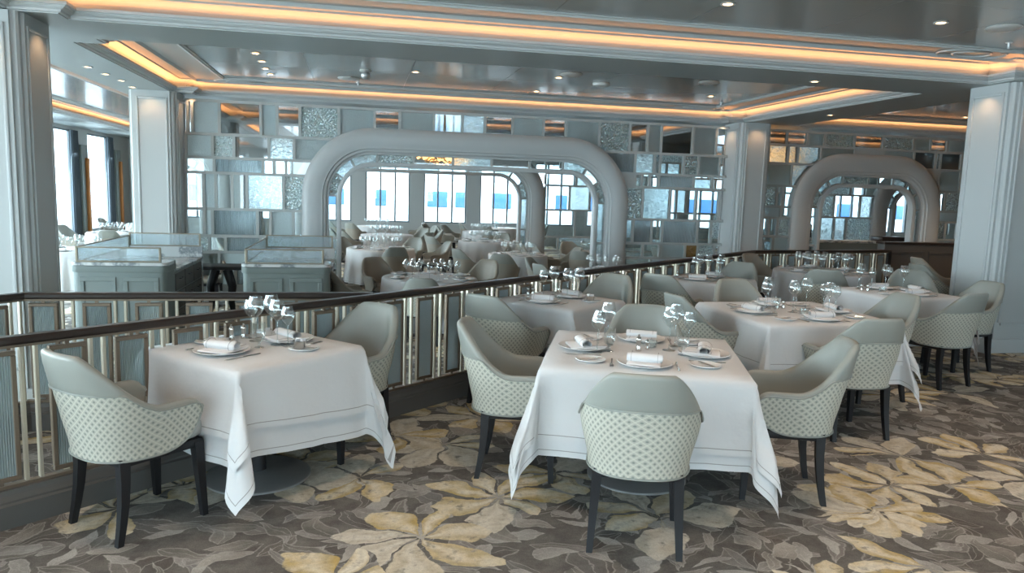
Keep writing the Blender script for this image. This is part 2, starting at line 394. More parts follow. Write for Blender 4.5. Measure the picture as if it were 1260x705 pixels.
# ------------------------------------------------------------------ ceiling: beams, coffers with light coves
ZS = 3.0
COVE = 2.9
def coffer(i, path, inner, led=True, gloss=True, power=1.0):
    """path counter-clockwise outline of the opening in the soffit (x, y)"""
    prof = [(0, ZS), (.0, ZS+.008), (.025, ZS+.012), (.03, ZS+.03), (.06, ZS+.04), (.075, ZS+.055), (.10, ZS+.062), (.10, ZS+.085), (.085, ZS+.085), (.08, ZS+.05), (-.12, ZS+.05), (-.125, ZS+.09), (-.11, ZS+.125), (-.075, ZS+.155), (-.02, ZS+.178), (.05, ZS+.192), (.12, ZS+.199), (.13, ZS+.19), (.15, ZS+.186), (.16, ZS+.2)]
    struct(MB().sweep(path, prof).build('trim_%d' % (10+i), M['paint2'], smooth=0))
    # flat border above the cove
    zb = ZS+.2
    xs = [p[0] for p in path]; ys = [p[1] for p in path]; x0, x1, y0, y1 = min(xs), max(xs), min(ys), max(ys)
    struct(MB().add([(x0-.3, y0-.3, zb), (x1+.3, y0-.3, zb), (x1+.3, y1+.3, zb), (x0-.3, y1+.3, zb)], [(0, 3, 2, 1)]).build('ceiling_border_%d' % i, M['ceiling'], smooth=0))
    rect = [(x0, y0), (x1, y0), (x1, y1), (x0, y1)]
    tr = MB()
    for off in (.34,):
        tr.sweep(rect, [(off, zb), (off+.01, zb-.02), (off+.03, zb-.03), (off+.045, zb-.015), (off+.06, zb)])
    struct(tr.build('trim_%d' % (30+i), M['paint2'], smooth=0))
    gx0, gx1, gy0, gy1 = x0+inner, x1-inner, y0+inner, y1-inner
    if gx1 > gx0+.5 and gy1 > gy0+.4:
        t2 = MB().sweep([(gx0, gy0), (gx1, gy0), (gx1, gy1), (gx0, gy1)], [(-.05, zb), (-.045, zb-.03), (-.01, zb-.04), (0, zb-.025), (.02, zb-.02), (.02, zb-.006)])
        struct(t2.build('trim_%d' % (50+i), M['paint2'], smooth=0))
        g = MB(); nx = max(1, round((gx1-gx0)/1.25)); ny = max(1, round((gy1-gy0)/1.25))
        for a in range(nx):
            for c in range(ny):
                g.box(gx0+(gx1-gx0)*a/nx+.003, gx0+(gx1-gx0)*(a+1)/nx-.003, gy0+(gy1-gy0)*c/ny+.003, gy0+(gy1-gy0)*(c+1)/ny-.003, zb-.012, zb-.002)
        struct(g.build('ceiling_panel_%d' % i, M['gloss'], smooth=0))
    # LED line in the trough
    if led:
        n = len(path)
        for k in range(n):
            a = Vector(path[k]); c = Vector(path[(k+1) % n]); L = (c-a).length
            if L < .15: continue
            d = (c-a).normalized(); nn = Vector((-d.y, d.x)); mid = (a+c)/2 - nn*.0
            ld = bpy.data.lights.new('cove_light', 'AREA'); ld.shape = 'RECTANGLE'; ld.size = L; ld.size_y = .07
            ld.color = (1, .43, .16); ld.energy = COVE*L*power
            lo = bpy.data.objects.new('cove_light', ld); COL.objects.link(lo); lo.location = (mid.x, mid.y, ZS+.062)
            lo.rotation_euler = (PI-.75, 0, math.atan2(d.y, d.x))
def notch(x0, x1, y0, y1, n):
    """rectangle with column breaks; n = (bl, br, tr, tl) notch (dx, dy)"""
    p = []
    bl, br, trr, tl = n
    p += [(x0, y0+bl[1]), (x0+bl[0], y0+bl[1]), (x0+bl[0], y0)] if bl else [(x0, y0)]
    p += [(x1-br[0], y0), (x1-br[0], y0+br[1]), (x1, y0+br[1])] if br else [(x1, y0)]
    p += [(x1, y1-trr[1]), (x1-trr[0], y1-trr[1]), (x1-trr[0], y1)] if trr else [(x1, y1)]
    p += [(x0+tl[0], y1), (x0+tl[0], y1-tl[1]), (x0, y1-tl[1])] if tl else [(x0, y1)]
    return p
N = (.40, .32); N2 = (.30, .28)
N = (.40, .22)
cofA = notch(-2.86, 12.2, -4.6, 7.27, (None, None, None, N)); cofA[2:2] = [(12.2, 7.27), (7.86, 7.27), (7.86, 6.92), (6.87, 6.92), (6.87, 7.27)]; cofA.pop(7)
coffers = [cofA,
           notch(-2.82, 6.78, 8.15, 12.75, (N2, None, N2, N2)),
           notch(-6.3, -3.62, 8.2, 26.2, (None, None, None, None)),
           notch(-6.3, -3.66, -4.6, 7.1, (None, None, None, None)),
           notch(7.75, 25.5, 8.3, 12.75, (None, None, None, N2)),
           notch(-2.82, 6.78, 13.7, 26.2, (None, None, None, None)),
           notch(7.75, 25.5, 13.7, 26.2, (None, None, None, None))]
for i, c in enumerate(coffers): coffer(i+1, c, (.85 if i not in (2, 3) else .62), power=(1 if i < 5 else .5))
# soffits between the coffers: one slab cut by the rectangles
def soffits():
    b = MB()
    def q(x0, x1, y0, y1): b.add([(x0, y0, ZS), (x1, y0, ZS), (x1, y1, ZS), (x0, y1, ZS)], [(0, 3, 2, 1)])
    q(-7.5, 26, -5.2, -4.6); q(-7.5, -6.3, -4.6, 27); q(-3.66, -2.86, -4.6, 7.1); q(12.2, 26, -4.6, 7.25)
    q(-6.3, -2.86, 7.1, 8.15); q(-2.86, 12.2, 7.27, 8.15); q(-6.3, -3.62, 8.15, 8.2); q(-3.62, -2.82, 8.15, 27)
    q(12.2, 26, 7.27, 8.15)
    q(6.78, 7.75, 8.15, 27); q(-2.82, 6.78, 12.75, 13.7); q(7.75, 26, 8.15, 8.3); q(7.75, 26, 12.75, 13.7); q(-6.3, 26, 26.2, 27); q(25.5, 26, 8.3, 26.2)
    # the notches at the columns
    q(-2.86, -2.46, 7.05, 7.27); q(6.87, 7.86, 6.92, 7.27); q(-2.82, -2.52, 8.15, 8.43); q(6.48, 6.78, 12.47, 12.75); q(-2.82, -2.52, 12.47, 12.75); q(7.75, 8.05, 12.47, 12.75)
    return b
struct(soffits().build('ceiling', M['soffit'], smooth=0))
# roof slab that closes the room
struct(MB().box(-7.8, 26.3, -5.5, 27.3, 3.3, 3.45).build('ceiling_slab', M['ceiling'], smooth=0))

# the ornament rings at the corners of the coffers
def oval_ornament(x, y, label):
    t = thing('ceiling_ornament', label, 'plaster ornament', (x, y, 3.2), 0)
    for rx, ry, nm in ((.20, .13, 'inner_ring'),):
        MB().tube([(rx*math.cos(a*PI/24), ry*math.sin(a*PI/24), -.004) for a in range(48)], .014, 6, True).build(nm, M['paint2'], t)
    for s in (-1, 1):
        MB().tube([(s*(.10+.27*math.cos(a)), .19*math.sin(a), -.004) for a in [(-1.25+2.5*k/20) for k in range(21)]], .013, 6).build('side_arc', M['paint2'], t)
oval_ornament(-1.8, 12.35, 'oval plaster ring on the ceiling above the left column, near the far cove')
oval_ornament(5.9, 12.35, 'oval plaster ring on the ceiling just left of the middle column')
oval_ornament(6.15, 6.75, 'large oval plaster ring on the ceiling at the upper right corner')
oval_ornament(-1.65, 6.8, 'oval plaster ring on the ceiling cut by the top edge, upper left')

# ceiling fittings
def downlight(x, y, z, label, group=None, power=0, r=.042):
    t = thing('downlight', label, 'ceiling light', (x, y, z), 0, group)
    MB().lathe([(r+.016, 0), (r+.018, -.006), (r, -.008), (r-.004, 0)], 20, cap=False).build('trim_ring', M['paint2'], t)
    MB().lathe([(0, -.003), (r-.004, -.002)], 20).build('lens', M['warm'], t)
    if power:
        ld = bpy.data.lights.new('downlight_spot', 'SPOT'); ld.energy = power; ld.spot_size = math.radians(95); ld.spot_blend = .8; ld.color = (1, .75, .56); ld.shadow_soft_size = .03
        lo = bpy.data.objects.new('downlight_spot', ld); COL.objects.link(lo); lo.location = (x, y, z-.02)
for k, (px, py, Yd) in enumerate(()): pass
k_dl = [((-3.25, 10.18, 3.0), 'nearest'), ((-3.23, 10.77, 3.0), 'second'), ((-3.21, 11.37, 3.0), 'third'), ((-3.27, 12.09, 3.0), 'farthest')]
for p, w in k_dl: downlight(*p, '%s of the small recessed spotlights in the flat beam left of the main coffer' % w)
for p, w in (((-1.21, 9.53, 3.186), 'nearest'), ((-1.21, 10.12, 3.186), 'second'), ((-1.24, 10.73, 3.186), 'third'), ((-1.23, 11.24, 3.186), 'farthest')):
    downlight(*p, '%s of the four spotlights in the left glossy panel of the main coffer' % w)
downlight(5.07, 7.8, 3.0, 'small recessed spotlight in the beam above the right half of the room', power=6)
downlight(7.25, 10.66, 3.0, 'small recessed spotlight in the cross beam right of the middle column')
downlight(2.87, 5.68, 3.186, 'lit round ceiling spotlight at the top edge, right of centre', power=40)
downlight(4.83, 5.67, 3.186, 'lit round ceiling spotlight near the upper right corner', power=40)
for p, w in (((.73, 10.19, 3.186), 'beside the round smoke detector'), ((2.62, 9.9, 3.186), 'left of the flat speaker disc'), ((5.25, 10.75, 3.186), 'toward the middle column'), ((2.66, 11.36, 3.186), 'in the middle near the far cove')):
    downlight(*p, 'small unlit recessed spotlight in the glossy ceiling panel, %s' % w)
for j, yy in enumerate((9.4, 11.4)):  # added spots, there only to brighten the area before the narrower arch
    for xx in (8.6, 10.4, 12.2): downlight(xx, yy, 3.186, 'added fill spotlight in the ceiling coffer before the narrower arch', group='added fill spotlights in the coffer before the narrower arch', power=60)
for xx, yy in ((8.8, 14.8), (10.6, 14.8), (9.6, 19.5), (12.4, 15.2)): downlight(xx, yy, 3.186, 'added fill spotlight in the ceiling beyond the narrower arch', group='added fill spotlights beyond the narrower arch', power=60)  # added lamps that lift the light behind the narrower arch
for xx in (-1.2, 1.2, 3.4, 5.6):  # invented warm lamps that raise the tone of the far room
    for yy in (15.2, 18.4, 21.6, 24.6): downlight(xx, yy, 3.186, 'added fill spotlight in the ceiling of the far dining room', group='added fill spotlights in the far dining room', power=38)
for j, yy in enumerate((1.6, 3.4)):  # unseen lamps put in to warm the tops of the near tables
    for i_, xx in enumerate((-1.6, .6, 2.87, 4.83)):
        downlight(xx, yy, 3.186, 'added warm fill spotlight in the near ceiling coffer, out of the picture', group='added fill spotlights above the near tables', power=55)
def disc(x, y, z, r, h, name, label, cat, m='shell'):
    o = MB().lathe([(r*.96, 0), (r, -h*.3), (r*.9, -h*.8), (r*.5, -h), (0, -h)], 28).build(name, M[m]); o.location = (x, y, z); return tag(o, label, cat)
t = thing('smoke_detector', 'grey ball shaped detector hanging under the glossy ceiling, upper left of centre', 'detector', (.08, 10.32, 3.188))
MB().lathe([(.075, 0), (.08, -.02), (.05, -.03)], 24).build('mount', M['shell'], t); MB().lathe([(.0, -.125), (.03, -.12), (.055, -.095), (.062, -.065), (.05, -.035), (.03, -.028)], 24).build('dome', M['steel'], t)
disc(-.15, 11.15, 3.188, .16, .025, 'ceiling_speaker', 'thin round speaker disc on the ceiling behind the ball shaped detector', 'ceiling speaker')
disc(2.7, 9.57, 3.188, .15, .02, 'ceiling_speaker', 'flat round speaker disc in the middle of the glossy ceiling panel', 'ceiling speaker')
disc(4.6, 9.5, 3.188, .14, .02, 'ceiling_speaker', 'flat round speaker disc on the glossy ceiling toward the right', 'ceiling speaker')
disc(5.44, 5.65, 3.188, .14, .02, 'ceiling_speaker', 'flat round speaker disc at the upper right corner of the picture', 'ceiling speaker')
disc(3.3, 10.16, 3.188, .12, .05, 'smoke_detector', 'round white detector with a square sensor on the glossy ceiling, centre', 'detector')
def sprinkler(x, y, z, label):
    t = thing('sprinkler', label, 'sprinkler', (x, y, z))
    MB().lathe([(.032, 0), (.03, -.008), (.012, -.012), (.010, -.045), (.004, -.05), (.004, -.062), (0, -.062)], 14).build('body', M['steel'], t)
    MB().lathe([(0, -.075), (.024, -.072), (.022, -.069), (0, -.066)], 14).build('deflector', M['steel'], t)
    MB().tube([(-.012, 0, -.04), (-.016, 0, -.055), (0, 0, -.07), (.016, 0, -.055), (.012, 0, -.04)], .002, 6).build('frame_arms', M['steel'], t)
sprinkler(-.02, 11.6, 3.19, 'small sprinkler head hanging left of centre above the big arch')
sprinkler(5.71, 11.3, 3.19, 'small sprinkler head hanging above the middle column')
sprinkler(5.99, 6.14, 3.19, 'sprinkler head hanging at the far upper right near the large oval ornament')

# ------------------------------------------------------------------ columns
def column(x0, x1, y0, y1, z0, label):
    cx, cy = (x0+x1)/2, (y0+y1)/2
    t = thing('column', label, 'column', (cx, cy, z0))
    hx, hy, H = (x1-x0)/2, (y1-y0)/2, ZS-z0
    b = MB(); c = .028
    # shaft with stepped corners
    pts = []
    for sx, sy in ((1, -1), (1, 1), (-1, 1), (-1, -1)):
        q = [(sx*(hx-3*c), sy*hy), (sx*(hx-3*c), sy*(hy-c)), (sx*(hx-c*1.6), sy*(hy-c)), (sx*(hx-c), sy*(hy-c*1.6)), (sx*(hx-c), sy*(hy-3*c)), (sx*hx, sy*(hy-3*c))]
        pts += q if sx*sy < 0 else q[::-1]
    n = len(pts); b.add([(x, y, .0) for x, y in pts]+[(x, y, H) for x, y in pts], [(i, (i+1) % n, n+(i+1) % n, n+i) for i in range(n)]+[tuple(range(n-1, -1, -1)), tuple(range(n, 2*n))])
    b.build('shaft', M['paint'], t, smooth=0)
    m = MB()
    w = .03
    for s in (-1, 1):
        for k in (-1, 1):
            m.bbox(k*(hx-.135)-w/2, k*(hx-.135)+w/2, s*(hy+.002)-.012, s*(hy+.002)+.012, .35, H-.10, .006)
            m.bbox(s*(hx+.002)-.012, s*(hx+.002)+.012, k*(hy-.135)-w/2, k*(hy-.135)+w/2, .35, H-.10, .006)
        m.bbox(-(hx-.15), hx-.15, s*(hy+.002)-.012, s*(hy+.002)+.012, H-.13, H-.10, .006); m.bbox(-(hx-.15), hx-.15, s*(hy+.002)-.012, s*(hy+.002)+.012, .32, .35, .006)
        m.bbox(s*(hx+.002)-.012, s*(hx+.002)+.012, -(hy-.15), hy-.15, H-.13, H-.10, .006); m.bbox(s*(hx+.002)-.012, s*(hx+.002)+.012, -(hy-.15), hy-.15, .32, .35, .006)
    m.build('panel_moulding', M['paint2'], t)
    MB().bbox(-hx-.02, hx+.02, -hy-.02, hy+.02, 0, .16, .01).build('baseboard', M['paint2'], t)
    for (a, c2) in ((0, -hy-.15), (hx+.15, 0), (-hx-.15, 0)):      # little uplights graze the top of each face from the soffit
        ld = bpy.data.lights.new('column_spot', 'SPOT'); ld.energy = 5; ld.spot_size = math.radians(110); ld.spot_blend = .7; ld.color = (1, .6, .32); ld.shadow_soft_size = .02
        lo = bpy.data.objects.new('column_spot', ld); COL.objects.link(lo); lo.location = (cx+a, cy+c2, ZS-.015)
    return t
column(-3.42, -2.74, 7.02, 7.70, LOW, 'broad square white column at the left edge, behind the back balustrade')
column(-3.42, -2.74, 12.35, 13.05, LOW, 'square white column behind the marble topped service counter at left')
column(6.66, 7.28, 12.35, 13.05, LOW, 'square white column between the wide arch and the narrower arch')
column(6.95, 7.72, 6.98, 7.66, 0, 'large white square column at right beside the rear two-seat table')

# ------------------------------------------------------------------ arches and mosaic glass partitions
def arch_pts(cx, hw, zt, R, zb, n=14):
    """(x, z) from the lower left over the top to the lower right, with outward normals"""
    p = [((cx-hw, zb), (-1, 0))]
    p += [((cx-hw, zb+(zt-R-zb)*.5), (-1, 0))]
    for k in range(n+1):
        a = PI - PI/2*k/n; p.append(((cx-hw+R+R*math.cos(a), zt-R+R*math.sin(a)), (math.cos(a), math.sin(a))))
    for k in range(n+1):
        a = PI/2 - PI/2*k/n; p.append(((cx+hw-R+R*math.cos(a), zt-R+R*math.sin(a)), (math.cos(a), math.sin(a))))
    p += [((cx+hw, zb+(zt-R-zb)*.5), (1, 0)), ((cx+hw, zb), (1, 0))]
    return p
def arch_sweep(pts, prof, Y):
    """prof: (inset, dy) closed loop"""
    b = MB(); m = len(prof); vs = []; fs = []
    for (x, z), (nx, nz) in pts:
        for o, dy in prof: vs.append((x-nx*o, Y+dy, z-nz*o))
    for i in range(len(pts)-1):
        for q in range(m):
            q2 = (q+1) % m; fs.append((i*m+q, i*m+q2, (i+1)*m+q2, (i+1)*m+q))
    return b.add(vs, fs)
def hw_at(A, z, o=.18):
    cx, hw, zt, R = A; hw -= o; zt -= o; R = max(.05, R-o)
    if z >= zt: return None
    if z <= zt-R: return hw
    return hw-R+math.sqrt(max(0, R*R-(z-zt+R)**2))
def top_at(A, x, o=.18):
    cx, hw, zt, R = A; hw -= o; zt -= o; R = max(.05, R-o); d = abs(x-cx)
    if d >= hw: return None
    if d <= hw-R: return zt
    return zt-R+math.sqrt(max(0, R*R-(d-hw+R)**2))
def arch(A, Y, zb, label, w=.43, gap=.10, band=.13, ring=.075, spokes=7):
    cx, hw, zt, R = A
    t = thing('arch_portal', label, 'archway', (cx, Y, zb))
    def loc(o): o.location = (-cx, -Y, -zb); return o
    D = .15
    prof = [(0, .02), (0, -D*.55), (.03, -D*.8), (.08, -D*.95), (.14, -D), (w-.16, -D), (w-.13, -D*.9), (w-.10, -D*.9), (w-.085, -D*.75), (w-.05, -D*.7), (w-.03, -D*.5), (w, -D*.45), (w, D*.45), (w-.1, D*.9), (.14, D), (0, D*.55)]
    loc(arch_sweep(arch_pts(cx, hw, zt, R, zb), prof, Y).build('casing', M['paint2'], t, smooth=30))
    oi = w+gap*0+band
    r2 = [(oi, -.09), (oi+ring*.5, -.105), (oi+ring, -.09), (oi+ring, .05), (oi+ring*.5, .065), (oi, .05)]
    P = arch_pts(cx, hw, zt, R, zb)
    loc(arch_sweep(P, r2, Y).build('inner_ring', M['paint2'], t, smooth=50))
    # spokes and glass segments between the casing and the ring, by arc length
    fine = arch_pts(cx, hw, zt, R, zb, 28)
    S = [0]
    for i in range(1, len(fine)): S.append(S[-1]+math.dist(fine[i][0], fine[i-1][0]))
    L = S[-1]
    def at_s(s):
        s = max(0, min(L-1e-6, s)); i = 0
        while S[i+1] < s: i += 1
        f = (s-S[i])/(S[i+1]-S[i]); (a, na), (c, nc) = fine[i], fine[i+1]
        return (a[0]+(c[0]-a[0])*f, a[1]+(c[1]-a[1])*f), (na[0]+(nc[0]-na[0])*f, na[1]+(nc[1]-na[1])*f)
    leg = zt-R-zb; q = R*PI/2; mid = 2*(hw-R)
    cuts = [leg*.62, leg+q*.02, leg+q*.36, leg+q*.66, leg+q+mid*.02]
    nm = max(1, round(mid/.62)); cuts += [leg+q+mid*k/nm for k in range(1, nm)]
    cuts += [leg+q+mid*.98, leg+q+mid+q*.34, leg+q+mid+q*.64, leg+q+mid+q*.98, leg*1.38+2*q+mid]
    for s in cuts:
        (x, z), (nx, nz) = at_s(s)
        bb = MB(); hwid = .018
        tx, tz = nz, -nx
        vs = [(x-nx*o+tx*e, Y+dy, z-nz*o+tz*e) for dy in (-.03, .03) for o in (w-.01, oi+.01) for e in (-hwid, hwid)]
        bb.add(vs, [(0,1,3,2), (4,6,7,5), (0,4,5,1), (1,5,7,3), (3,7,6,2), (2,6,4,0)])
        loc(bb.build('glazing_bar', M['lattice'], t, smooth=0))
    kinds = ['wave', 'clear', 'hammer', 'clear', 'wave']
    ends = [0]+cuts+[L]
    for i in range(len(ends)-1):
        a, c = ends[i]+.02, ends[i+1]-.02
        if c-a < .05: continue
        n = max(1, int((c-a)/.12)); g = MB(); vs = []
        for k in range(n+1):
            (x, z), (nx, nz) = at_s(a+(c-a)*k/n)
            vs += [(x-nx*(w-.005), Y-.006, z-nz*(w-.005)), (x-nx*(oi+.005), Y-.006, z-nz*(oi+.005)), (x-nx*(oi+.005), Y+.006, z-nz*(oi+.005)), (x-nx*(w-.005), Y+.006, z-nz*(w-.005))]
        fs = []
        for k in range(n):
            for e in range(4): fs.append((k*4+e, k*4+(e+1) % 4, k*4+4+(e+1) % 4, k*4+4+e))
        fs += [(0, 1, 2, 3), (n*4+3, n*4+2, n*4+1, n*4)]
        g.add(vs, fs); loc(g.build('glass_segment', M[kinds[(i*3+i//2) % 5]], t, smooth=0))
    return t
BAR = .022
def partition(name, label, Y, x0, x1, zs, rows, archs):
    """zs: z boundaries from the top; rows: one list per band of ([x boundaries], types)"""
    t = thing(name, label, 'glass partition', ((x0+x1)/2, Y, LOW)); off = (-(x0+x1)/2, -Y, -LOW)
    L = MB(); d = .035
    def clipx(xa, xb, z):
        """span of [xa, xb] outside the arches at height z"""
        for A in archs:
            h = hw_at(A, z)
            if h is None: continue
            l, r = A[0]-h, A[0]+h
            if xa >= l and xb <= r: return None
            if xa < l < xb and xb <= r+1e-6: xb = l
            elif xa < r < xb and xa >= l-1e-6: xa = r
            elif xa < l and xb > r: return (xa, xb)
        return (xa, xb) if xb-xa > .02 else None
    def hbar(xa, xb, z):
        segs = [(xa, xb)]
        for A in archs:
            h = hw_at(A, z)
            if h is None: continue
            ns = []
            for a, c in segs:
                l, r = A[0]-h, A[0]+h
                if c <= l or a >= r: ns.append((a, c)); continue
                if a < l: ns.append((a, l))
                if c > r: ns.append((r, c))
            segs = ns
        for a, c in segs: L.box(a, c, Y-d, Y+d, z-BAR, z+BAR)
    def vbar(x, zb_, zt_):
        for A in archs:
            tz = top_at(A, x)
            if tz is not None:
                if tz >= zt_: return
                zb_ = max(zb_, tz)
        L.box(x-BAR, x+BAR, Y-d+.002, Y+d-.002, zb_, zt_)
    for z in zs: hbar(x0, x1, z)
    panes = []
    for r in range(len(zs)-1):
        zt_, zb_ = zs[r]-BAR, zs[r+1]+BAR
        for xsb, ty in rows[r]:
            for q, x in enumerate(xsb): vbar(x, zb_, zt_)
            for i in range(len(xsb)-1):
                k = ty[i] if i < len(ty) else 'f'
                xa, xb = xsb[i]+BAR, xsb[i+1]-BAR
                if xb-xa < .02: continue
                n = 5; left = []; right = []
                for j in range(n+1):
                    z = zb_+(zt_-zb_)*j/n; c = clipx(xa, xb, z)
                    if c: left.append((c[0], z)); right.append((c[1], z))
                if len(left) < 2: continue
                poly = left + right[::-1]
                m = len(poly); th = .03 if k == 'p' else .005
                g = MB().add([(x, Y-th, z) for x, z in poly]+[(x, Y+th, z) for x, z in poly], [tuple(range(m)), tuple(range(2*m-1, m-1, -1))]+[(e, m+e, m+(e+1) % m, (e+1) % m) for e in range(m)])
                panes.append((g, k))
    o = L.build('lattice', M['lattice'], t, smooth=0); o.location = off
    names = dict(c='clear', m='mirror', f='frost', h='hammer', r='rib', w='wave', a='amber', p='lattice')
    lab = dict(h='hammered glass pane', r='ribbed glass pane', a='amber glass pane', m='smoked mirror pane', f='frosted glass pane', w='rippled glass pane')
    # up to a hundred panes stay parts of their own
    for i, (g, k) in enumerate(panes):
        o = g.build('solid_panel' if k == 'p' else 'glass_pane', M[names[k]], t, smooth=0); o.location = off
        if k in lab: o['label'] = lab[k]
    return t
def X(px, Y=12.8, py=230): return wall_pt(px, py, Y).x
def band(py, *lists): return [([X(v, 12.8, py) for v in l], ty) for l, ty in lists]
A1 = (1.91, 2.83, 2.62, 1.15); A2 = (9.63, 1.62, 2.56, 1.05)
zs1 = [2.93, 2.41, 2.04, 1.80, 1.22, .785, .52, .26, -.03, LOW+.03]
rows1 = [band(140, ([231,237,270,321,341,369,417,461,492,534,569,597,631,669,697,738,776,798,815,854,883], 'mfmfmhfmfcwmfmfhmfmf')),
         band(180, ([229,262,288,331,362,410], 'fhmwf')) + band(200, ([737,781,805,812,841,859,885], 'rwcchf')),
         band(205, ([229,264,324,337,352,400], 'crcccc')) + band(222, ([737,781,789,799,810,853,876], 'pcccrc')),
         band(235, ([229,251,266,286,304,349,392], 'cfccwh')) + band(250, ([757,790,824,856,884], 'hwcc')),
         band(275, ([229,252,262,317,333,361,392], 'cfrcfc')) + band(285, ([757,778,801,814,857,874], 'crcrc')),
         band(300, ([229,258,278,321,392], 'hcrh')) + band(307, ([757,790,811,842,858,878], 'ccfah')),
         band(320, ([229,270,330,392], 'cfw')) + band(322, ([757,800,850,880], 'cfc')),
         band(340, ([229,290,392], 'fr')) + band(335, ([757,820,880], 'fr')),
         band(350, ([229,310,392], 'pp')) + band(350, ([757,830,880], 'pp'))]
partition('glass_partition', 'wide mosaic glass partition around the large arch, of clear, hammered and ribbed panes', 12.8, -2.72, 6.64, zs1, rows1, [A1])
arch(A1, 12.8, LOW, 'large wide white archway opening onto the far dining room')
zs2 = [2.93, 2.67, 2.33, 1.91, 1.52, 1.31, .96, .6, .25, LOW+.03]
rows2 = [band(168, ([937,968,993,1014,1051,1087,1124,1145,1166,1190,1225], 'mmfhmhfmfm')),
         band(190, ([934,945,969,981,1009,1051,1087,1124,1151,1157,1183,1225], 'fwwwfpfmwmf')),
         band(215, ([931,938,973,1000], 'wfw')) + band(215, ([1118,1155,1181,1225], 'pfr')),
         band(242, ([928,955,962,990], 'hcc')) + band(242, ([1130,1152,1162,1181,1225], 'pchc')),
         band(262, ([927,960,985], 'fc')) + band(262, ([1130,1150,1182,1225], 'pfr')),
         band(280, ([926,945,955,985], 'cch')) + band(280, ([1135,1146,1162,1180,1225], 'phcf')),
         band(300, ([926,950,985], 'cf')) + band(300, ([1135,1180,1225], 'fp')),
         band(320, ([926,985], 'f')) + band(300, ([1135,1180,1225], 'pp')),
         band(320, ([926,985], 'p')) + band(300, ([1135,1180,1225], 'pp'))]
partition('glass_partition', 'mosaic glass partition around the narrower arch at right', 12.8, 7.30, 12.9, zs2, rows2, [A2])
arch(A2, 12.8, LOW, 'narrower white archway between the middle column and the right column')
struct(MB().box(12.9, 26, 12.75, 12.95, LOW, ZS).build('wall_inner', M['paint'], smooth=0))
# the second row of partitions, four metres deeper
B0 = (-3.65, .95, 2.55, .9); B1 = (1.43, 2.83, 2.62, 1.15); B2 = (14.6, 1.62, 2.56, 1.05)
rnd = random.Random(5)
def random_rows(x0, x1, zs, types):
    out = []
    for r in range(len(zs)-1):
        xs = [x0]
        while xs[-1] < x1-.9: xs.append(xs[-1]+rnd.choice((.25, .35, .5, .6, .75, .9)))
        xs.append(x1); out.append([(xs, ''.join(rnd.choice(types) for _ in xs))])
    return out
zs3 = [2.93, 2.45, 2.1, 1.82, 1.25, .62, .3, -.02, LOW+.03]
rw = random_rows(4.27, 13.1, zs3, 'cwchwcc')
partition('glass_partition', 'farther mosaic glass partition seen through both arches', 17, 4.27, 13.0, zs3, rw, [])
arch(B1, 17, LOW, 'second wide white archway seen through the large arch')
arch(B2, 17, LOW, 'second narrow white archway seen through the narrower arch')
arch(B0, 17, LOW, 'narrow white archway far behind the panes beside the left inner column')

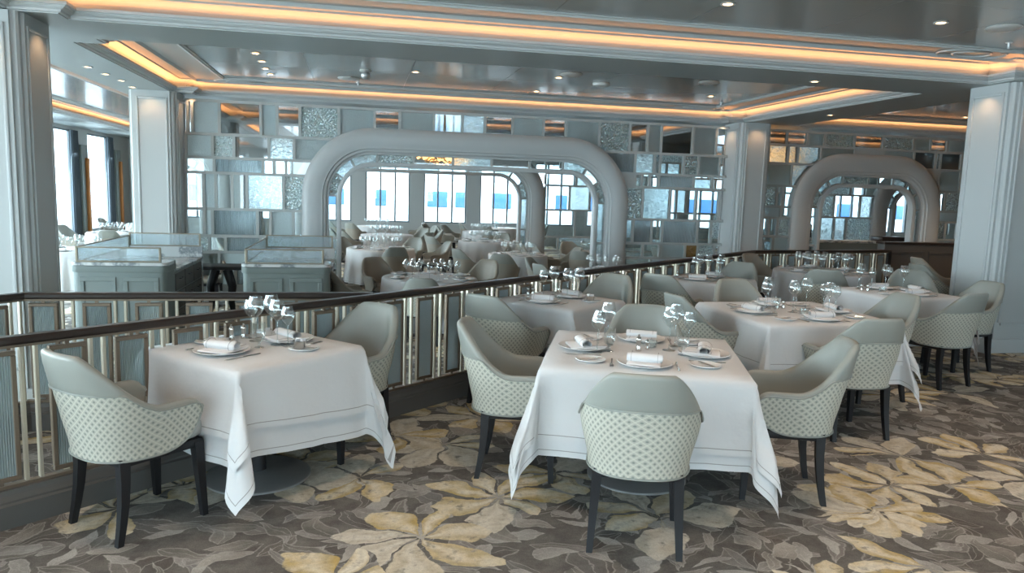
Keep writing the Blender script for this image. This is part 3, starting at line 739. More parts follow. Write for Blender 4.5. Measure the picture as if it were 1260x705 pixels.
# ------------------------------------------------------------------ balustrades
def balustrade(segs, label, posts=()):
    t = thing('balustrade', label, 'balustrade', (segs[0][0][0], segs[0][0][1], 0)); ox, oy = segs[0][0]
    path = [segs[0][0]]+[s[1] for s in segs]
    path = [(a-ox, c-oy) for a, c in path]
    def sw(prof): return MB().sweep(path, prof+[prof[0]], closed=False)
    # inset is to the left of the travel direction: symmetric profiles
    sw([(-.075, 0), (-.075, .11), (-.062, .118), (-.062, .128), (-.045, .15), (-.04, .175), (.04, .175), (.045, .15), (.062, .128), (.062, .118), (.075, .11), (.075, 0)]).build('curb', M['curb'], t, smooth=0)
    sw([(-.018, .175), (-.018, .19), (.018, .19), (.018, .175)]).build('bottom_rail', M['bronze'], t, smooth=0)
    sw([(-.03, .865), (-.036, .875), (-.036, .895), (-.024, .905), (.024, .905), (.036, .895), (.036, .875), (.03, .865)]).build('handrail', M['wood'], t, smooth=25)
    sw([(-.015, .85), (-.015, .866), (.015, .866), (.015, .85)]).build('top_rail', M['bronze'], t, smooth=0)
    frame = None; glass = None; bar = None
    for (a, c) in segs:
        L = math.dist(a, c); n = max(1, round(L/.315)); u = L/n; ang = math.atan2(c[1]-a[1], c[0]-a[0])
        for i in range(n):
            s = i*u
            def place(o, d):
                o.location = (a[0]-ox+math.cos(ang)*(s+d), a[1]-oy+math.sin(ang)*(s+d), 0); o.rotation_euler = (0, 0, ang)
            if frame is None:
                f = MB(); w = .17; fw = .022
                for (p, q, r, z) in ((-w/2, w/2, .205, .205+fw), (-w/2, w/2, .835-fw, .835), (-w/2, -w/2+fw, .205+fw, .835-fw), (w/2-fw, w/2, .205+fw, .835-fw)): f.bbox(p, q, -.014, .014, r, z, .003, seg=1)
                for z0, z1 in ((.19, .206), (.834, .851)):
                    f.box(-.01, .01, -.006, .006, z0, z1)
                frame = f.mesh('panel_frame', M['bronze'])
                g = MB(); nn = 72
                gx = [-w/2+fw+ (w-2*fw)*k/nn for k in range(nn+1)]
                g.grid(lambda i_, j_: (gx[i_], -.003-.0028*math.cos(2*PI*i_/6), .205+fw+(.63-2*fw)*j_), nn+1, 2)
                g.grid(lambda i_, j_: (gx[nn-i_], .004, .205+fw+(.63-2*fw)*j_), nn+1, 2)
                glass = g.mesh('ribbed_glass', M['fluted'], smooth=60)
                bb = MB().bbox(-.009, .009, -.013, .013, .19, .851, .003, seg=1); bar = bb.mesh('baluster', M['brass'])
            o = bpy.data.objects.new('panel_frame', frame); COL.objects.link(o); o.parent = t; place(o, u*.35)
            go = bpy.data.objects.new('ribbed_glass', glass); COL.objects.link(go); go.parent = o
            for d in (.70, .90):
                o = bpy.data.objects.new('baluster', bar); COL.objects.link(o); o.parent = t; place(o, u*d)
    for (x, y) in posts:
        o = MB().bbox(-.03, .03, -.03, .03, 0, .88, .004).build('post', M['black'], t); o.location = (x-ox, y-oy, 0)
    return t
M['fluted'] = mat('fluted_glass', (.56, .66, .68), .18); bb_ = M['fluted'].node_tree.nodes['Principled BSDF']; bb_.inputs['Transmission Weight'].default_value = .55; bb_.inputs['IOR'].default_value = 1.3
r1dir = Vector((5.72+1.63, 9.97-3.79)).normalized()
balustrade([((-2.45, 3.10), (.17, 5.30)), ((.17, 5.30), (5.68, 9.93)), ((5.68, 9.93), (8.42, 10.50))], 'long dark railed balustrade with ribbed glass running diagonally from the left foreground to the right', posts=[(8.40, 10.49)])
balustrade([((-3.2, 3.9), (-2.12, 5.28)), ((-2.12, 5.28), (.10, 5.33))], 'shorter balustrade behind the diagonal one, in front of the service counters')

# ------------------------------------------------------------------ dining chair
def smooth(t): t = max(0, min(1, t)); return t*t*(3-2*t)
def chair_parts():
    A, Bk, y0, arm = .282, .285, -.015, .20
    n = 73; SS = [(lambda q: math.copysign(abs(q)**.86, q))(-1+2*i/(n-1)) for i in range(n)]
    Lq = .42; Lt = Lq+arm                                # half of the plan: back quarter and straight arm
    def plan(s):
        """s in -1..1 -> (x, y, outward normal, phi-like)"""
        sg = -1 if s < 0 else 1; a = abs(s)*Lt
        if a < Lq:
            ph = a/Lq*PI/2; p = .80
            x = A*math.copysign(abs(math.sin(ph))**p, 1); y = y0-Bk*abs(math.cos(ph))**p
            nx, ny = math.sin(ph)**1.1, -math.cos(ph)**1.1
        else:
            x = A-.012*((a-Lq)/arm)**2; y = y0+(a-Lq); nx, ny = 1, .06; ph = PI/2+(a-Lq)/arm*.6
        l = math.hypot(nx, ny); return sg*x, y, sg*nx/l, ny/l, ph, a
    def top(s):
        a = abs(s)*Lt
        h = .892 - .010*(a/.2)**2
        tt = (a-.115)/.30
        h = h - (h-.632)*(.45*smooth(tt)+.55*max(0, min(1, tt)))
        return h
    def tip(s):    # 0..1 along the rounded front end of the arm
        a = abs(s)*Lt; return max(0, (a-(Lt-.075))/.075)
    def low(s):
        a = abs(s)*Lt; b = .388
        if a > Lq-.02: t = (a-(Lq-.02))/(arm+.02); b = .388 + .155*(1-math.sqrt(max(0, 1-min(1, t)**2.4)))
        return b
    def bandz(s): return min(.716-.010*smooth(abs(s)*2), top(s)-.024)
    def P(s, z, o):
        x, y, nx, ny, ph, a = plan(s)
        f = smooth((z-.38)/.26); sc = .84+.16*f
        yy = y0 + (y-y0)*(.86+.14*f) if y < y0 else y
        lean = -.055*max(0, z-.60)/.24*max(0, math.cos(min(ph, PI/2)))
        wid = 1+.02*max(0, z-.6)
        t = tip(s)
        return Vector((x*sc*wid+nx*o, yy+lean+ny*o, z))
    def topz(s): return top(s) - .045*(1-math.sqrt(max(0, 1-tip(s)**2*.98)))
    fab = MB(); m = 12
    def arc(s): return s*Lt*1.02
    def zf(s, j, m=m): l, b = low(s), bandz(s)-.0*tip(s); b = min(b, topz(s)-.02); b = max(b, l+.01); return l+(b-l)*j/(m-1)
    fab.grid(lambda i, j: P(SS[i], zf(SS[i], j), 0), n, m, uv=lambda i, j: (arc(SS[i]), zf(SS[i], j)))
    # inner return of the shell underside, closes it onto the seat
    fab.grid(lambda i, j: P(SS[i], low(SS[i])-.006*(1 if j else 0), -.06*(1-j)), n, 2, uv=lambda i, j: (0, 0))
    T = .047
    lea = MB()
    def ring(s):
        zt, zb = topz(s), zf(s, m-1)-.004
        r = T/2
        q = [(zb, .004), (zb+.004, .0065)]
        k = 4
        for j in range(1, k+1): q.append((zb+.004+(zt-r-zb-.004)*j/k, .0065 if j < k else .004))
        for j in range(1, 8): a = PI*j/8; q.append((zt-r+r*math.sin(a)*1.0, .004 -r + r*math.cos(a)))
        zi = low(s)+.02
        for j in range(0, 7): z = zt-r+(zi-zt+r)*j/6; q.append((z, -T + .0))
        return q
    rings = [ring(s) for s in SS]; mm = len(rings[0])
    lea.grid(lambda i, j: P(SS[i], rings[i][j][0], rings[i][j][1]), n, mm)
    for i, e in ((0, 1), (n-1, -1)):                     # rounded front end of each arm
        c = len(lea.v)
        ctr = sum((P(SS[i], q[0], q[1]) for q in rings[i]), Vector())/mm + Vector((0, .016, 0))
        base = [P(SS[i], q[0], q[1]) for q in rings[i]]
        lo_o = P(SS[i], low(SS[i]), 0)
        mid = [b_*.55+ctr*.45+Vector((0, .010, 0)) for b_ in base]
        fs = []
        for k in range(mm-1):
            f1 = (k, k+1, mm+k+1, mm+k); f2 = (mm+k, mm+k+1, 2*mm); fs += [f1 if e < 0 else f1[::-1], f2 if e < 0 else f2[::-1]]
        fs += [(0, mm-1, 2*mm-1, mm) if e > 0 else (0, mm, 2*mm-1, mm-1), (mm-1+mm, mm, 2*mm)]
        lea.add(base+mid+[ctr], fs)
    pip = MB(); loop = []
    for s in SS: loop.append(P(s, zf(s, m-1), .007))
    pip.tube(loop, .0045, 6)
    for sg in (0, n-1):
        s = SS[sg]; pip.tube([P(s, zf(s, m-1), .007), P(s, (zf(s, m-1)+low(s))/2, .006), P(s, low(s)+.004, .006)], .0045, 6)
    low_loop = [P(s, low(s), .003) for s in SS]; pip.tube(low_loop, .005, 6)
    # seat cushion: rounded superellipse, bowed at the front
    seat = MB(); ns = 40
    lev = [(.405, .93), (.415, .985), (.435, 1.0), (.455, 1.0), (.470, .985), (.482, .94), (.488, .80), (.490, .5), (.491, .15)]
    def sp(i, j):
        a = 2*PI*i/ns; z, k = lev[j]; c, s_ = math.cos(a), math.sin(a); p = .55
        x = .212*k*math.copysign(abs(c)**p, c); y = .245*k*math.copysign(abs(s_)**p, s_)
        return (x, y+.045 - (.0 if y < 0 else .0), z)
    seat.grid(sp, ns, len(lev), closed_u=True)
    seat.add([sp(i, 0) for i in range(ns)], [tuple(reversed(range(ns)))]); seat.add([sp(i, len(lev)-1) for i in range(ns)], [tuple(range(ns))])
    fr = MB(); fr.bbox(-.205, .205, -.19, .235, .355, .400, .012)
    legs = []
    for sx in (-1, 1):
        for sy in (-1, 1):
            t_ = Vector((sx*.185, .205 if sy > 0 else -.165, .385)); bt = Vector((sx*.205, .225 if sy > 0 else -.205, 0))
            l = MB(); vs = []
            for q in range(5):
                f = q/4; c = t_.lerp(bt, f); w = .024-.0095*f
                if sy < 0: c.y += .012*math.sin(PI*f)
                for (ax, ay) in ((-1, -1), (1, -1), (1, 1), (-1, 1)):
                    vs.append((c.x+ax*w, c.y+ay*w, c.z))
            fs = [(q*4+k, q*4+(k+1) % 4, q*4+4+(k+1) % 4, q*4+4+k)[::-1] for q in range(4) for k in range(4)] + [(0, 1, 2, 3), (19, 18, 17, 16)]
            l.add(vs, fs); legs.append(l)
    return fab, lea, pip, seat, fr, legs
_cp = chair_parts()
CH = dict(shell=_cp[0].mesh('shell', M['fabric'], 50), backrest=_cp[1].mesh('backrest', M['leather'], 60), piping=_cp[2].mesh('piping', M['leather'], 60), seat=_cp[3].mesh('seat', M['seat'], 45), seat_frame=_cp[4].mesh('seat_frame', M['black']), leg=[l.mesh('leg', M['black'], 30) for l in _cp[5]])
def tanned(k, m):
    me = CH[k].copy(); me.materials.clear(); me.materials.append(m); return me
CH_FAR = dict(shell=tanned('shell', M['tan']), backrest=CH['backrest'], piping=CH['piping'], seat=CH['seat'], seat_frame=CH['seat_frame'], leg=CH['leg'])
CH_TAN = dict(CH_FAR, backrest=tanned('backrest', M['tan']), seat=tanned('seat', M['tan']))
def new_chair(name, kit):
    t = thing(name, '', 'chair')
    del t['category']; t['category'] = 'chair'
    for k in ('seat_frame', 'seat', 'shell', 'backrest', 'piping'):
        o = bpy.data.objects.new(k, kit[k]); COL.objects.link(o); o.parent = t
    for l in kit['leg']:
        o = bpy.data.objects.new('leg', l); COL.objects.link(o); o.parent = t
    t.children[2]['label'] = 'diamond patterned outer shell' if kit is CH else 'plain outer shell'
    return t
protos = {}
def chair(x, y, ang, label, z=0, kit='near', group=None):
    """ang: direction the sitter faces, degrees from +x"""
    rz = math.radians(ang)-PI/2
    if kit not in protos:
        t = new_chair('dining_chair', dict(near=CH, far=CH_FAR, tan=CH_TAN)[kit]); protos[kit] = t
        t.location = (x, y, z); t.rotation_euler = (0, 0, rz); t['label'] = label
        if group: t['group'] = group
        return t
    return dup(protos[kit], (x, y, z), rz, label, group)

# ------------------------------------------------------------------ tables and cloths
def cloth_mesh(hw, drop, base=.75, seed=0, corner_pull=.30, lift=0.0, n_in=8, n_out=12, skew=None):
    """square cloth over a square table, the corners hanging in a fold"""
    r_ = random.Random(seed); ph = [r_.uniform(0, 6.28) for _ in range(8)]
    cs = [-hw-drop + drop*k/n_out for k in range(n_out)] + [-hw+2*hw*k/n_in for k in range(n_in+1)] + [hw+drop*(k+1)/n_out for k in range(n_out)]
    # finer near the fold
    n = len(cs); b = MB(); rad = .018
    sk = skew or (0, 0, 0, 0)
    def f(i, j):
        u, v = cs[i], cs[j]
        du, dv = max(0, abs(u)-hw), max(0, abs(v)-hw); su, sv = (1 if u > 0 else -1), (1 if v > 0 else -1)
        cu, cv = max(-hw, min(hw, u)), max(-hw, min(hw, v))
        if du == 0 and dv == 0: return Vector((cu, cv, base+lift))
        # uneven cloth: one side hangs longer than the other
        ext = 1.0
        if du > dv: ext += (sk[0] if su > 0 else sk[1])*(v/hw if abs(v) < hw else sv)
        else: ext += (sk[2] if sv > 0 else sk[3])*(u/hw if abs(u) < hw else su)
        r = math.hypot(du, dv)
        a = math.atan2(dv, du)         # 0 = pure u side, 90 = pure v side
        # fold waves along the hang
        s = (v if du > dv else u)
        wv = .004*math.sin(s*33+ph[5]+su) + .016*math.sin(s*7+ph[0 if du > dv else 1]+(1 if su > 0 else 2)) + .006*math.sin(s*17+ph[2]+sv)
        k = min(1, r/drop)
        drop_r = r*ext
        q = min(drop_r, rad*PI/2)
        z = base+lift - (rad*(1-math.cos(q/rad)) + max(0, drop_r-rad*PI/2)*(.985))
        ou = rad*math.sin(q/rad)
        flare = ou + .035*k**1.3 + wv*k
        if du > 0 and dv > 0:
            e = math.sin(2*a)
            kk = min(1, r/(drop*1.0))
            ear = corner_pull*r*e**1.3*(.35+.65*kk)*.62
            tw = .11*r*math.sin(4*a+ph[3]*.3)*e + .05*r*math.sin(9*a+ph[4]+su)*e
            wa = math.cos(a)**.8 if a < PI/2 else 0; wb = math.sin(a)**.8
            ox = flare*max(wa, .0) + ear*.72 + tw*.7; oy = flare*wb + ear*.72 - tw*.7
            return Vector((su*(hw+ox), sv*(hw+oy), max(z, base-.712)))
        if du > 0: return Vector((su*(hw+flare), cv*(1+.0), z))
        return Vector((cu, sv*(hw+flare), z))
    def uv(i, j):
        u, v = cs[i], cs[j]; return (hw+drop-max(abs(u), abs(v)), u+v)
    b.grid(f, n, n, uv=uv)
    return b
def square_table(x, y, rot, w, name_lab, where, seed, drop=.475, over=.33, skew=None):
    rz = math.radians(rot)
    t = thing('dining_table', 'small square pedestal table hidden under %s' % where, 'table', (x, y, 0), rz)
    MB().bbox(-w/2+.02, w/2-.02, -w/2+.02, w/2-.02, .715, .744, .006).build('tabletop', M['black'], t)
    MB().lathe([(.045, .03), (.045, .70), (.12, .715)], 24).build('pedestal', M['black'], t)
    MB().lathe([(.29, 0), (.29, .010), (.28, .016), (.10, .026), (.046, .04)], 48).build('base_plate', M['steel'], t)
    c = cloth_mesh(w/2, drop, .7475, seed, n_in=10, n_out=16, skew=skew).build('tablecloth', M['linen'], smooth=80); c.location = (x, y, 0); c.rotation_euler = (0, 0, rz)
    tag(c, 'long white linen tablecloth with stitched hem %s' % name_lab, 'tablecloth')
    c = cloth_mesh(w/2+.004, over, .7505, seed, corner_pull=.36, n_in=10, n_out=12, skew=skew and [k*1.5 for k in skew]).build('tablecloth_overlay', M['linen'], smooth=80); c.location = (x, y, 0); c.rotation_euler = (0, 0, rz)
    tag(c, 'shorter white top cloth over the long cloth %s' % name_lab, 'tablecloth')
    return t
def round_cloth(R, base, low, seed):
    b = MB(); n = 120; r_ = random.Random(seed); p = r_.uniform(0, 6)
    rr = [(R*.0+.001, base), (R*.5, base), (R*.93, base), (R*.985, base-.004), (R, base-.02)]
    m = 7
    lv = rr+[(R*(1+.02*k/m), base-.02-(base-.02-low)*k/m) for k in range(1, m+1)]
    def f(i, j):
        a = 2*PI*i/n; r, z = lv[j]; k = max(0, (j-4)/m)
        w = .022*math.sin(a*17+p)+.014*math.sin(a*27+2*p)
        return (math.cos(a)*(r+w*k*1.3+.02*k), math.sin(a)*(r+w*k*1.3+.02*k), z)
    b.grid(f, n, len(lv), closed_u=True, uv=lambda i, j: ((lv[j][1]-low) if j > 4 else 1, 0)); return b
def round_table(x, y, z, R, where, seed):
    t = thing('dining_table', 'round pedestal table under %s' % where.replace('a white cloth on ', 'the cloth of '), 'table', (x, y, z))
    MB().lathe([(.05, .03), (.05, .72)], 16).build('pedestal', M['black'], t); MB().lathe([(.30, 0), (.30, .012), (.05, .03)], 28).build('base_plate', M['steel'], t)
    MB().lathe([(0, .72), (R-.02, .72), (R-.02, .745), (0, .745)], 40).build('tabletop', M['black'], t)
    c = round_cloth(R, .75, .06, seed).build('tablecloth', M['linen'], smooth=80); c.location = (x, y, z)
    tag(c, 'floor length white cloth of %s' % where.replace('a white cloth on ', ''), 'tablecloth'); return t

# ------------------------------------------------------------------ tableware meshes
def glass_mesh(h, rb, bowl_h, fine=True, rm=None):
    """stemmed wine glass: foot, stem and bowl"""
    rm = rm or rb*.72; zb = h-bowl_h
    prof = [(.0, .003), (rb*.82, .001), (rb*.85, .003), (rb*.4, .006), (.006, .012), (.0038, .03), (.0035, zb-.01), (.006, zb)]
    k = 9
    for j in range(1, k+1):
        f = j/k
        r = rb*math.sin(min(1, f/.5)*PI/2)**.75 if f < .5 else rb+(rm-rb)*smooth((f-.5)/.5)
        prof.append((max(.006, r), zb+bowl_h*f))
    return MB().lathe(prof, 24 if fine else 10, cap=False)
G_BIG = glass_mesh(.262, .046, .125).mesh('wine_glass', M['glass'], 60)
G_SM = glass_mesh(.228, .038, .105).mesh('wine_glass', M['glass'], 60)
G_WATER = MB().lathe([(0, .004), (.026, .002), (.008, .010), (.008, .03), (.030, .055), (.036, .085), (.033, .14)], 24, cap=False).mesh('water_goblet', M['glass'], 60)
G_FAR = glass_mesh(.235, .044, .115, False).mesh('wine_glass', M['glass'], 60)
def plate_mb(r, n=40, rise=.016): return MB().lathe([(0, .004), (r*.58, .003), (r*.60, .0), (r*.64, .001), (r*.98, rise), (r, rise+.002), (r*.985, rise+.0045), (r*.68, .0065), (r*.62, .0055), (0, .006)], n)
PL_BIG = plate_mb(.148).mesh('charger_plate', M['china']); PL_SM = plate_mb(.083, 32, .010).mesh('bread_plate', M['china']); PL_FAR = plate_mb(.13, 20).mesh('plate', M['china'])
def napkin_mbs():
    # a flat folded tail and a roll across it
    a = MB(); n = 20; m = 6
    def roll(i, j):
        f = i/(n-1); ang = -PI*.5+f*PI*3.4; r = .012+.017*f*.75
        return ((r*math.cos(ang)*1.25, -.078+.156*j/(m-1), .0195+r*math.sin(ang)*.8+.004))
    a.grid(roll, n, m)
    a.bbox(-.095, .075, -.074, .074, -.001, .009, .004)
    a.bbox(-.10, .02, -.080, .068, .009, .013, .002)
    # stitching
    ss = []
    for y in (-.058, .058):
        s = MB(); ss.append(s); pts = []
        for k in range(12): ang = -.6+PI*k/11*1.1; pts.append((.0305*math.cos(ang)*1.2, y, .0235+.0305*math.sin(ang)*.82))
        s.tube(pts, .0008, 4); s.tube([(-.095, y*.95, .0145), (-.03, y*.95, .0142)], .0008, 4)
    return a, ss
_n = napkin_mbs(); NAP = _n[0].mesh('napkin', M['napkin'], 50); NST = [q.mesh('stitching', M['stitch']) for q in _n[1]]
def knife_mb(L=.22):
    b = MB()
    b.bbox(-.005, .005, -L/2, -L*.02, 0, .005, .002, seg=1)
    vs = [(-.004, -L*.02, .001), (.004, -L*.02, .001), (-.009, L*.35, .001), (.007, L*.36, .001), (-.001, L*.5, .001)]
    vs += [(x, y, .003) for x, y, z in vs]; b.add(vs, [(0, 2, 4, 3, 1), (5, 6, 8, 9, 7), (0, 5, 7, 2), (2, 7, 9, 4), (4, 9, 8, 3), (3, 8, 6, 1), (1, 6, 5, 0)]); return b
def fork_mb(L=.20):
    b = MB(); b.bbox(-.0045, .0045, -L/2, L*.12, 0, .004, .0015, seg=1); b.bbox(-.010, .010, L*.12, L*.24, .001, .005, .002, seg=1)
    for x in (-.0085, -.003, .003, .0085): b.bbox(x-.0016, x+.0016, L*.24, L*.5, .002, .005, .0008, seg=1)
    return b
KN = knife_mb().mesh('table_knife', M['silver']); BK = knife_mb(.15).mesh('butter_knife', M['silver']); FK = fork_mb().mesh('table_fork', M['silver'])
SHK = [MB().lathe([(0, 0), (.014, 0), (.015, .004), (.010, .02), (.011, .045), (.013, .05)], 20).mesh('shaker_body', M['silver'], 50), MB().lathe([(.0125, .05), (.0135, .056), (.009, .066), (.004, .070), (.0055, .076), (0, .080)], 20).mesh('shaker_cap', M['silver'], 50)]
def put(me, name, x, y, z, rz, label, cat, group=None):
    o = bpy.data.objects.new(name, me); COL.objects.link(o); o.location = (x, y, z); o.rotation_euler = (0, 0, rz); return tag(o, label, cat, group)
def shaker(x, y, z, label, s=1):
    t = thing('shaker', label, 'salt shaker', (x, y, z)); t.scale = (s, s, s)
    for me, nm in zip(SHK, ('body', 'cap')): o = bpy.data.objects.new(nm, me); COL.objects.link(o); o.parent = t
def sugar_bowl(x, y, z, label):
    t = thing('sugar_bowl', label, 'sugar bowl', (x, y, z))
    MB().lathe([(0, .002), (.05, .002), (.062, .008), (.063, .011), (.05, .009), (0, .008)], 28).build('saucer', M['china'], t)
    MB().lathe([(0, .010), (.026, .010), (.030, .016), (.036, .045), (.038, .050), (.034, .048), (.028, .018), (0, .016)], 28).build('bowl', M['silver'], t)
    b = MB(); r_ = random.Random(3)
    for k in range(7): a = r_.uniform(0, 6.28); b.bbox(-.018, .018, -.002, .002, -.013, .013, .001, Matrix.Translation((.014*math.cos(a), .014*math.sin(a), .05)) @ Matrix.Rotation(a, 4, 'Z') @ Matrix.Rotation(r_.uniform(-.4, .4), 4, 'X'), 1)
    b.build('sachets', M['napkin'], t)
def votive(x, y, z, label):
    t = thing('votive_holder', label, 'candle holder', (x, y, z))
    MB().lathe([(0, 0), (.030, 0), (.034, .004), (.036, .04), (.0345, .04), (.032, .006), (0, .005)], 28).build('glass_cup', M['glass'], t); MB().lathe([(0, .006), (.019, .006), (.019, .02), (0, .021)], 18).build('candle', M['china'], t)

ZT = .7512
SIDES = {'front': -90, 'right': 0, 'back': 90, 'left': 180}
def setting(tx, ty, rot, w, side, tname, z=ZT, angle=None, fine=True, seatname=None):
    """place setting on one side of a square table"""
    a = math.radians(rot + (SIDES[side] if angle is None else angle)); ux, uy = math.cos(a), math.sin(a); vx, vy = -uy, ux   # u: outward to the seat, v: sideways (sitter's right is -v... left of outward)
    d = w/2-.185
    px, py = tx+ux*d, ty+uy*d; R = a + PI/2; sn = seatname or ('%s seat of the %s' % (side, tname))
    put(PL_BIG, 'charger_plate', px, py, z, 0, 'large white dinner plate at the %s' % sn, 'plate')
    t = thing('napkin', 'rolled white napkin at the %s' % sn, 'napkin', (px, py, z+.011), a+(.3 if side == 'left' else -.12)); t.scale = (1.2, 1.2, 1.25)
    o = bpy.data.objects.new('cloth', NAP); COL.objects.link(o); o.parent = t; 
    for q in NST: o = bpy.data.objects.new('stitching', q); COL.objects.link(o); o.parent = t; o['label'] = 'grey stitched line'
    put(KN, 'table_knife', px+vx*.175, py+vy*.175, z, R+PI, 'silver knife lying beside the plate at the %s' % sn, 'knife')
    put(FK, 'table_fork', px-vx*.175, py-vy*.175, z, R+PI, 'silver fork lying beside the plate at the %s' % sn, 'fork')
    bx, by = px-vx*.275+ux*.03, py-vy*.275+uy*.03
    k = .26 if w < .9 else .29
    bx, by = px-vx*k-ux*(.02 if w > .9 else .10), py-vy*k-uy*(.02 if w > .9 else .10)
    put(PL_SM, 'bread_plate', bx, by, z, 0, 'small white bread plate by the %s' % sn, 'plate')
    put(BK, 'butter_knife', bx, by, z+.0125, a+.5, 'butter knife on the bread plate, %s' % sn, 'knife')
def glasses(lst, tx, ty, z, tname, descs):
    for (dx, dy, g), ds in zip(lst, descs):
        put({'b': G_BIG, 's': G_SM, 'w': G_WATER}[g], 'wine_glass' if g != 'w' else 'water_goblet', tx+dx, ty+dy, z, 0, ds+' on the '+tname, 'glass')

# ------------------------------------------------------------------ the raised tier: tables, chairs and their settings
T1 = (-.555, 4.255); T2 = (1.62, 3.98); T3 = (1.66, 6.03); T4 = (3.46, 5.36); T5 = (5.40, 6.58); T6 = (3.80, 7.62); T7 = (5.92, 8.58)
square_table(*T1, 44, .80, 'on the small table at left', 'the white cloth at the left, by the balustrade', 1, drop=.49, over=.35, skew=(.06, 0, 0, .08))
square_table(*T2, -20, 1.06, 'on the front centre table', 'the white cloth of the front centre table', 2, drop=.48, over=.40)
square_table(*T3, 41, .80, 'on the small mid balustrade table', 'the white cloth behind the front centre table', 3)
square_table(*T4, 1, 1.10, 'on the large table right of centre', 'the white cloth right of centre', 4)
square_table(*T5, 4, .86, 'on the right column table', 'the white cloth before the right column', 5)
square_table(*T6, 40, .80, 'on the farthest small balustrade table', 'the far white cloth by the balustrade bend', 6)
round_table(*T7, 0, .62, 'a white cloth on the round corner table', 7)

chair(-1.055, 3.75, 45, 'patterned armchair at the far left, left of the small table')
chair(-.09, 4.68, 226, 'armchair facing the camera behind the small left table, close to the balustrade')
chair(1.32, 3.24, 70, 'armchair seen from behind in the front centre, its patterned shell facing the camera')
chair(.93, 4.20, -17, 'armchair at the left side of the front centre table')
chair(2.37, 3.70, 160, 'armchair at the right side of the front centre table, facing left')
chair(1.87, 4.56, -110, 'armchair at the far side of the front centre table, mostly hidden by its glasses')
chair(1.14, 5.56, 41, 'armchair left of the small table by the middle of the balustrade, seen from behind')
chair(2.20, 6.56, 223, 'smooth backed armchair right of the small table by the middle of the balustrade')
chair(2.76, 5.43, 4, 'armchair at the left side of the large table right of centre')
chair(3.44, 4.60, 88, 'armchair seen from behind at the near side of the large table right of centre')
chair(4.27, 5.46, 181, 'armchair at the right side of the large table right of centre')
chair(3.52, 6.15, -88, 'grey armchair at the far side of the large table right of centre')
chair(5.26, 5.82, 104, 'armchair seen from behind at the near side of the table before the right column')
chair(6.02, 6.38, 180, 'pale armchair beside the right column, facing left')
chair(6.15, 7.25, -125, 'armchair at the far side of the table before the right column')
chair(3.14, 7.03, 40, 'armchair left of the farthest small table by the balustrade, seen from behind')
chair(4.30, 8.0, 218, 'grey armchair at the right of the farthest small table by the balustrade')
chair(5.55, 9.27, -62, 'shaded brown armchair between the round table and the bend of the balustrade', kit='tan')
chair(5.33, 7.72, 60, 'armchair with dark edged back in front of the round corner table')
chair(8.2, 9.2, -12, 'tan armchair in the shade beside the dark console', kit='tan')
chair(7.38, 8.25, -5, 'sage armchair behind the table before the right column, near the dark console')

def rot(dx, dy, a): a = math.radians(a); return dx*math.cos(a)-dy*math.sin(a), dx*math.sin(a)+dy*math.cos(a)
# table 1: seats at lower left (225) and upper right (45)
n1 = 'small table at left'
setting(*T1, 44, .80, 'left', n1, angle=180, seatname='left seat of the '+n1)
setting(*T1, 44, .80, 'right', n1, angle=0, seatname='balustrade seat of the '+n1)
L = [(-.02, .14, 'b'), (-.06, .23, 's'), (.06, .20, 'b'), (.02, -.04, 'w'), (.11, .02, 'b'), (.17, -.02, 's')]
glasses(L, *T1, ZT, n1, ['large wine glass at the back left', 'smaller wine glass farthest back', 'large wine glass at the back', 'low goblet in the middle', 'large wine glass in front of the folded napkin', 'smaller wine glass at the front right'])
shaker(T1[0]-.16, T1[1]+.18, ZT, 'silver shaker at the back of the small table at left, left of the pair', 1.15); shaker(T1[0]-.10, T1[1]+.22, ZT, 'silver shaker at the back of the small table at left, right of the pair', 1.15)
sugar_bowl(T1[0]+.24, T1[1]-.10, ZT, 'small silver bowl with sachets near the right corner of the small table at left')
# table 2
n2 = 'front centre table'
for s in ('front', 'right', 'back', 'left'): setting(*T2, -20, 1.06, s, n2)
L = [(-.24, .10, 's'), (-.15, .20, 'b'), (-.20, .02, 'w'), (-.28, .0, 's'), (.17, .02, 'b'), (.26, .14, 'b'), (.30, .04, 's'), (.20, -.10, 'w')]
glasses(L, *T2, ZT, n2, ['smaller wine glass at the back of the left group', 'large wine glass at the right of the left group', 'low goblet in front of the left group', 'smaller wine glass at the left of the left group', 'large wine glass at the left of the right group', 'large wine glass at the back of the right group', 'smaller wine glass at the right of the right group', 'low goblet in front of the right group'])
shaker(T2[0]-.02, T2[1]+.02, ZT, 'tall silver shaker in the middle of the front centre table', 1.25)
votive(T2[0]+.10, T2[1]+.12, ZT, 'glass candle holder in the middle of the front centre table')
shaker(T2[0]+.05, T2[1]-.02+.08, ZT, 'short silver shaker beside the candle holder on the front centre table', .8)
# table 3
n3 = 'small mid balustrade table'
setting(*T3, 41, .80, 'left', n3, angle=180, seatname='left seat of the '+n3); setting(*T3, 41, .80, 'right', n3, angle=0, seatname='right seat of the '+n3)
L = [(-.08, .20, 's'), (.02, .22, 'b'), (.0, .05, 'w'), (.10, .06, 'b'), (.20, .05, 'b'), (.17, .15, 's')]
glasses(L, *T3, ZT, n3, ['smaller wine glass at the left', 'large wine glass at the left', 'low goblet in the middle', 'large wine glass in the middle', 'large wine glass at the right', 'smaller wine glass at the back right'])
shaker(T3[0]-.20, T3[1]+.26, ZT, 'silver shaker on the %s, left of the pair' % n3); shaker(T3[0]-.15, T3[1]+.29, ZT, 'silver shaker on the %s, right of the pair' % n3)
sugar_bowl(T3[0]+.25, T3[1]-.12, ZT, 'small silver bowl near the right corner of the %s' % n3)
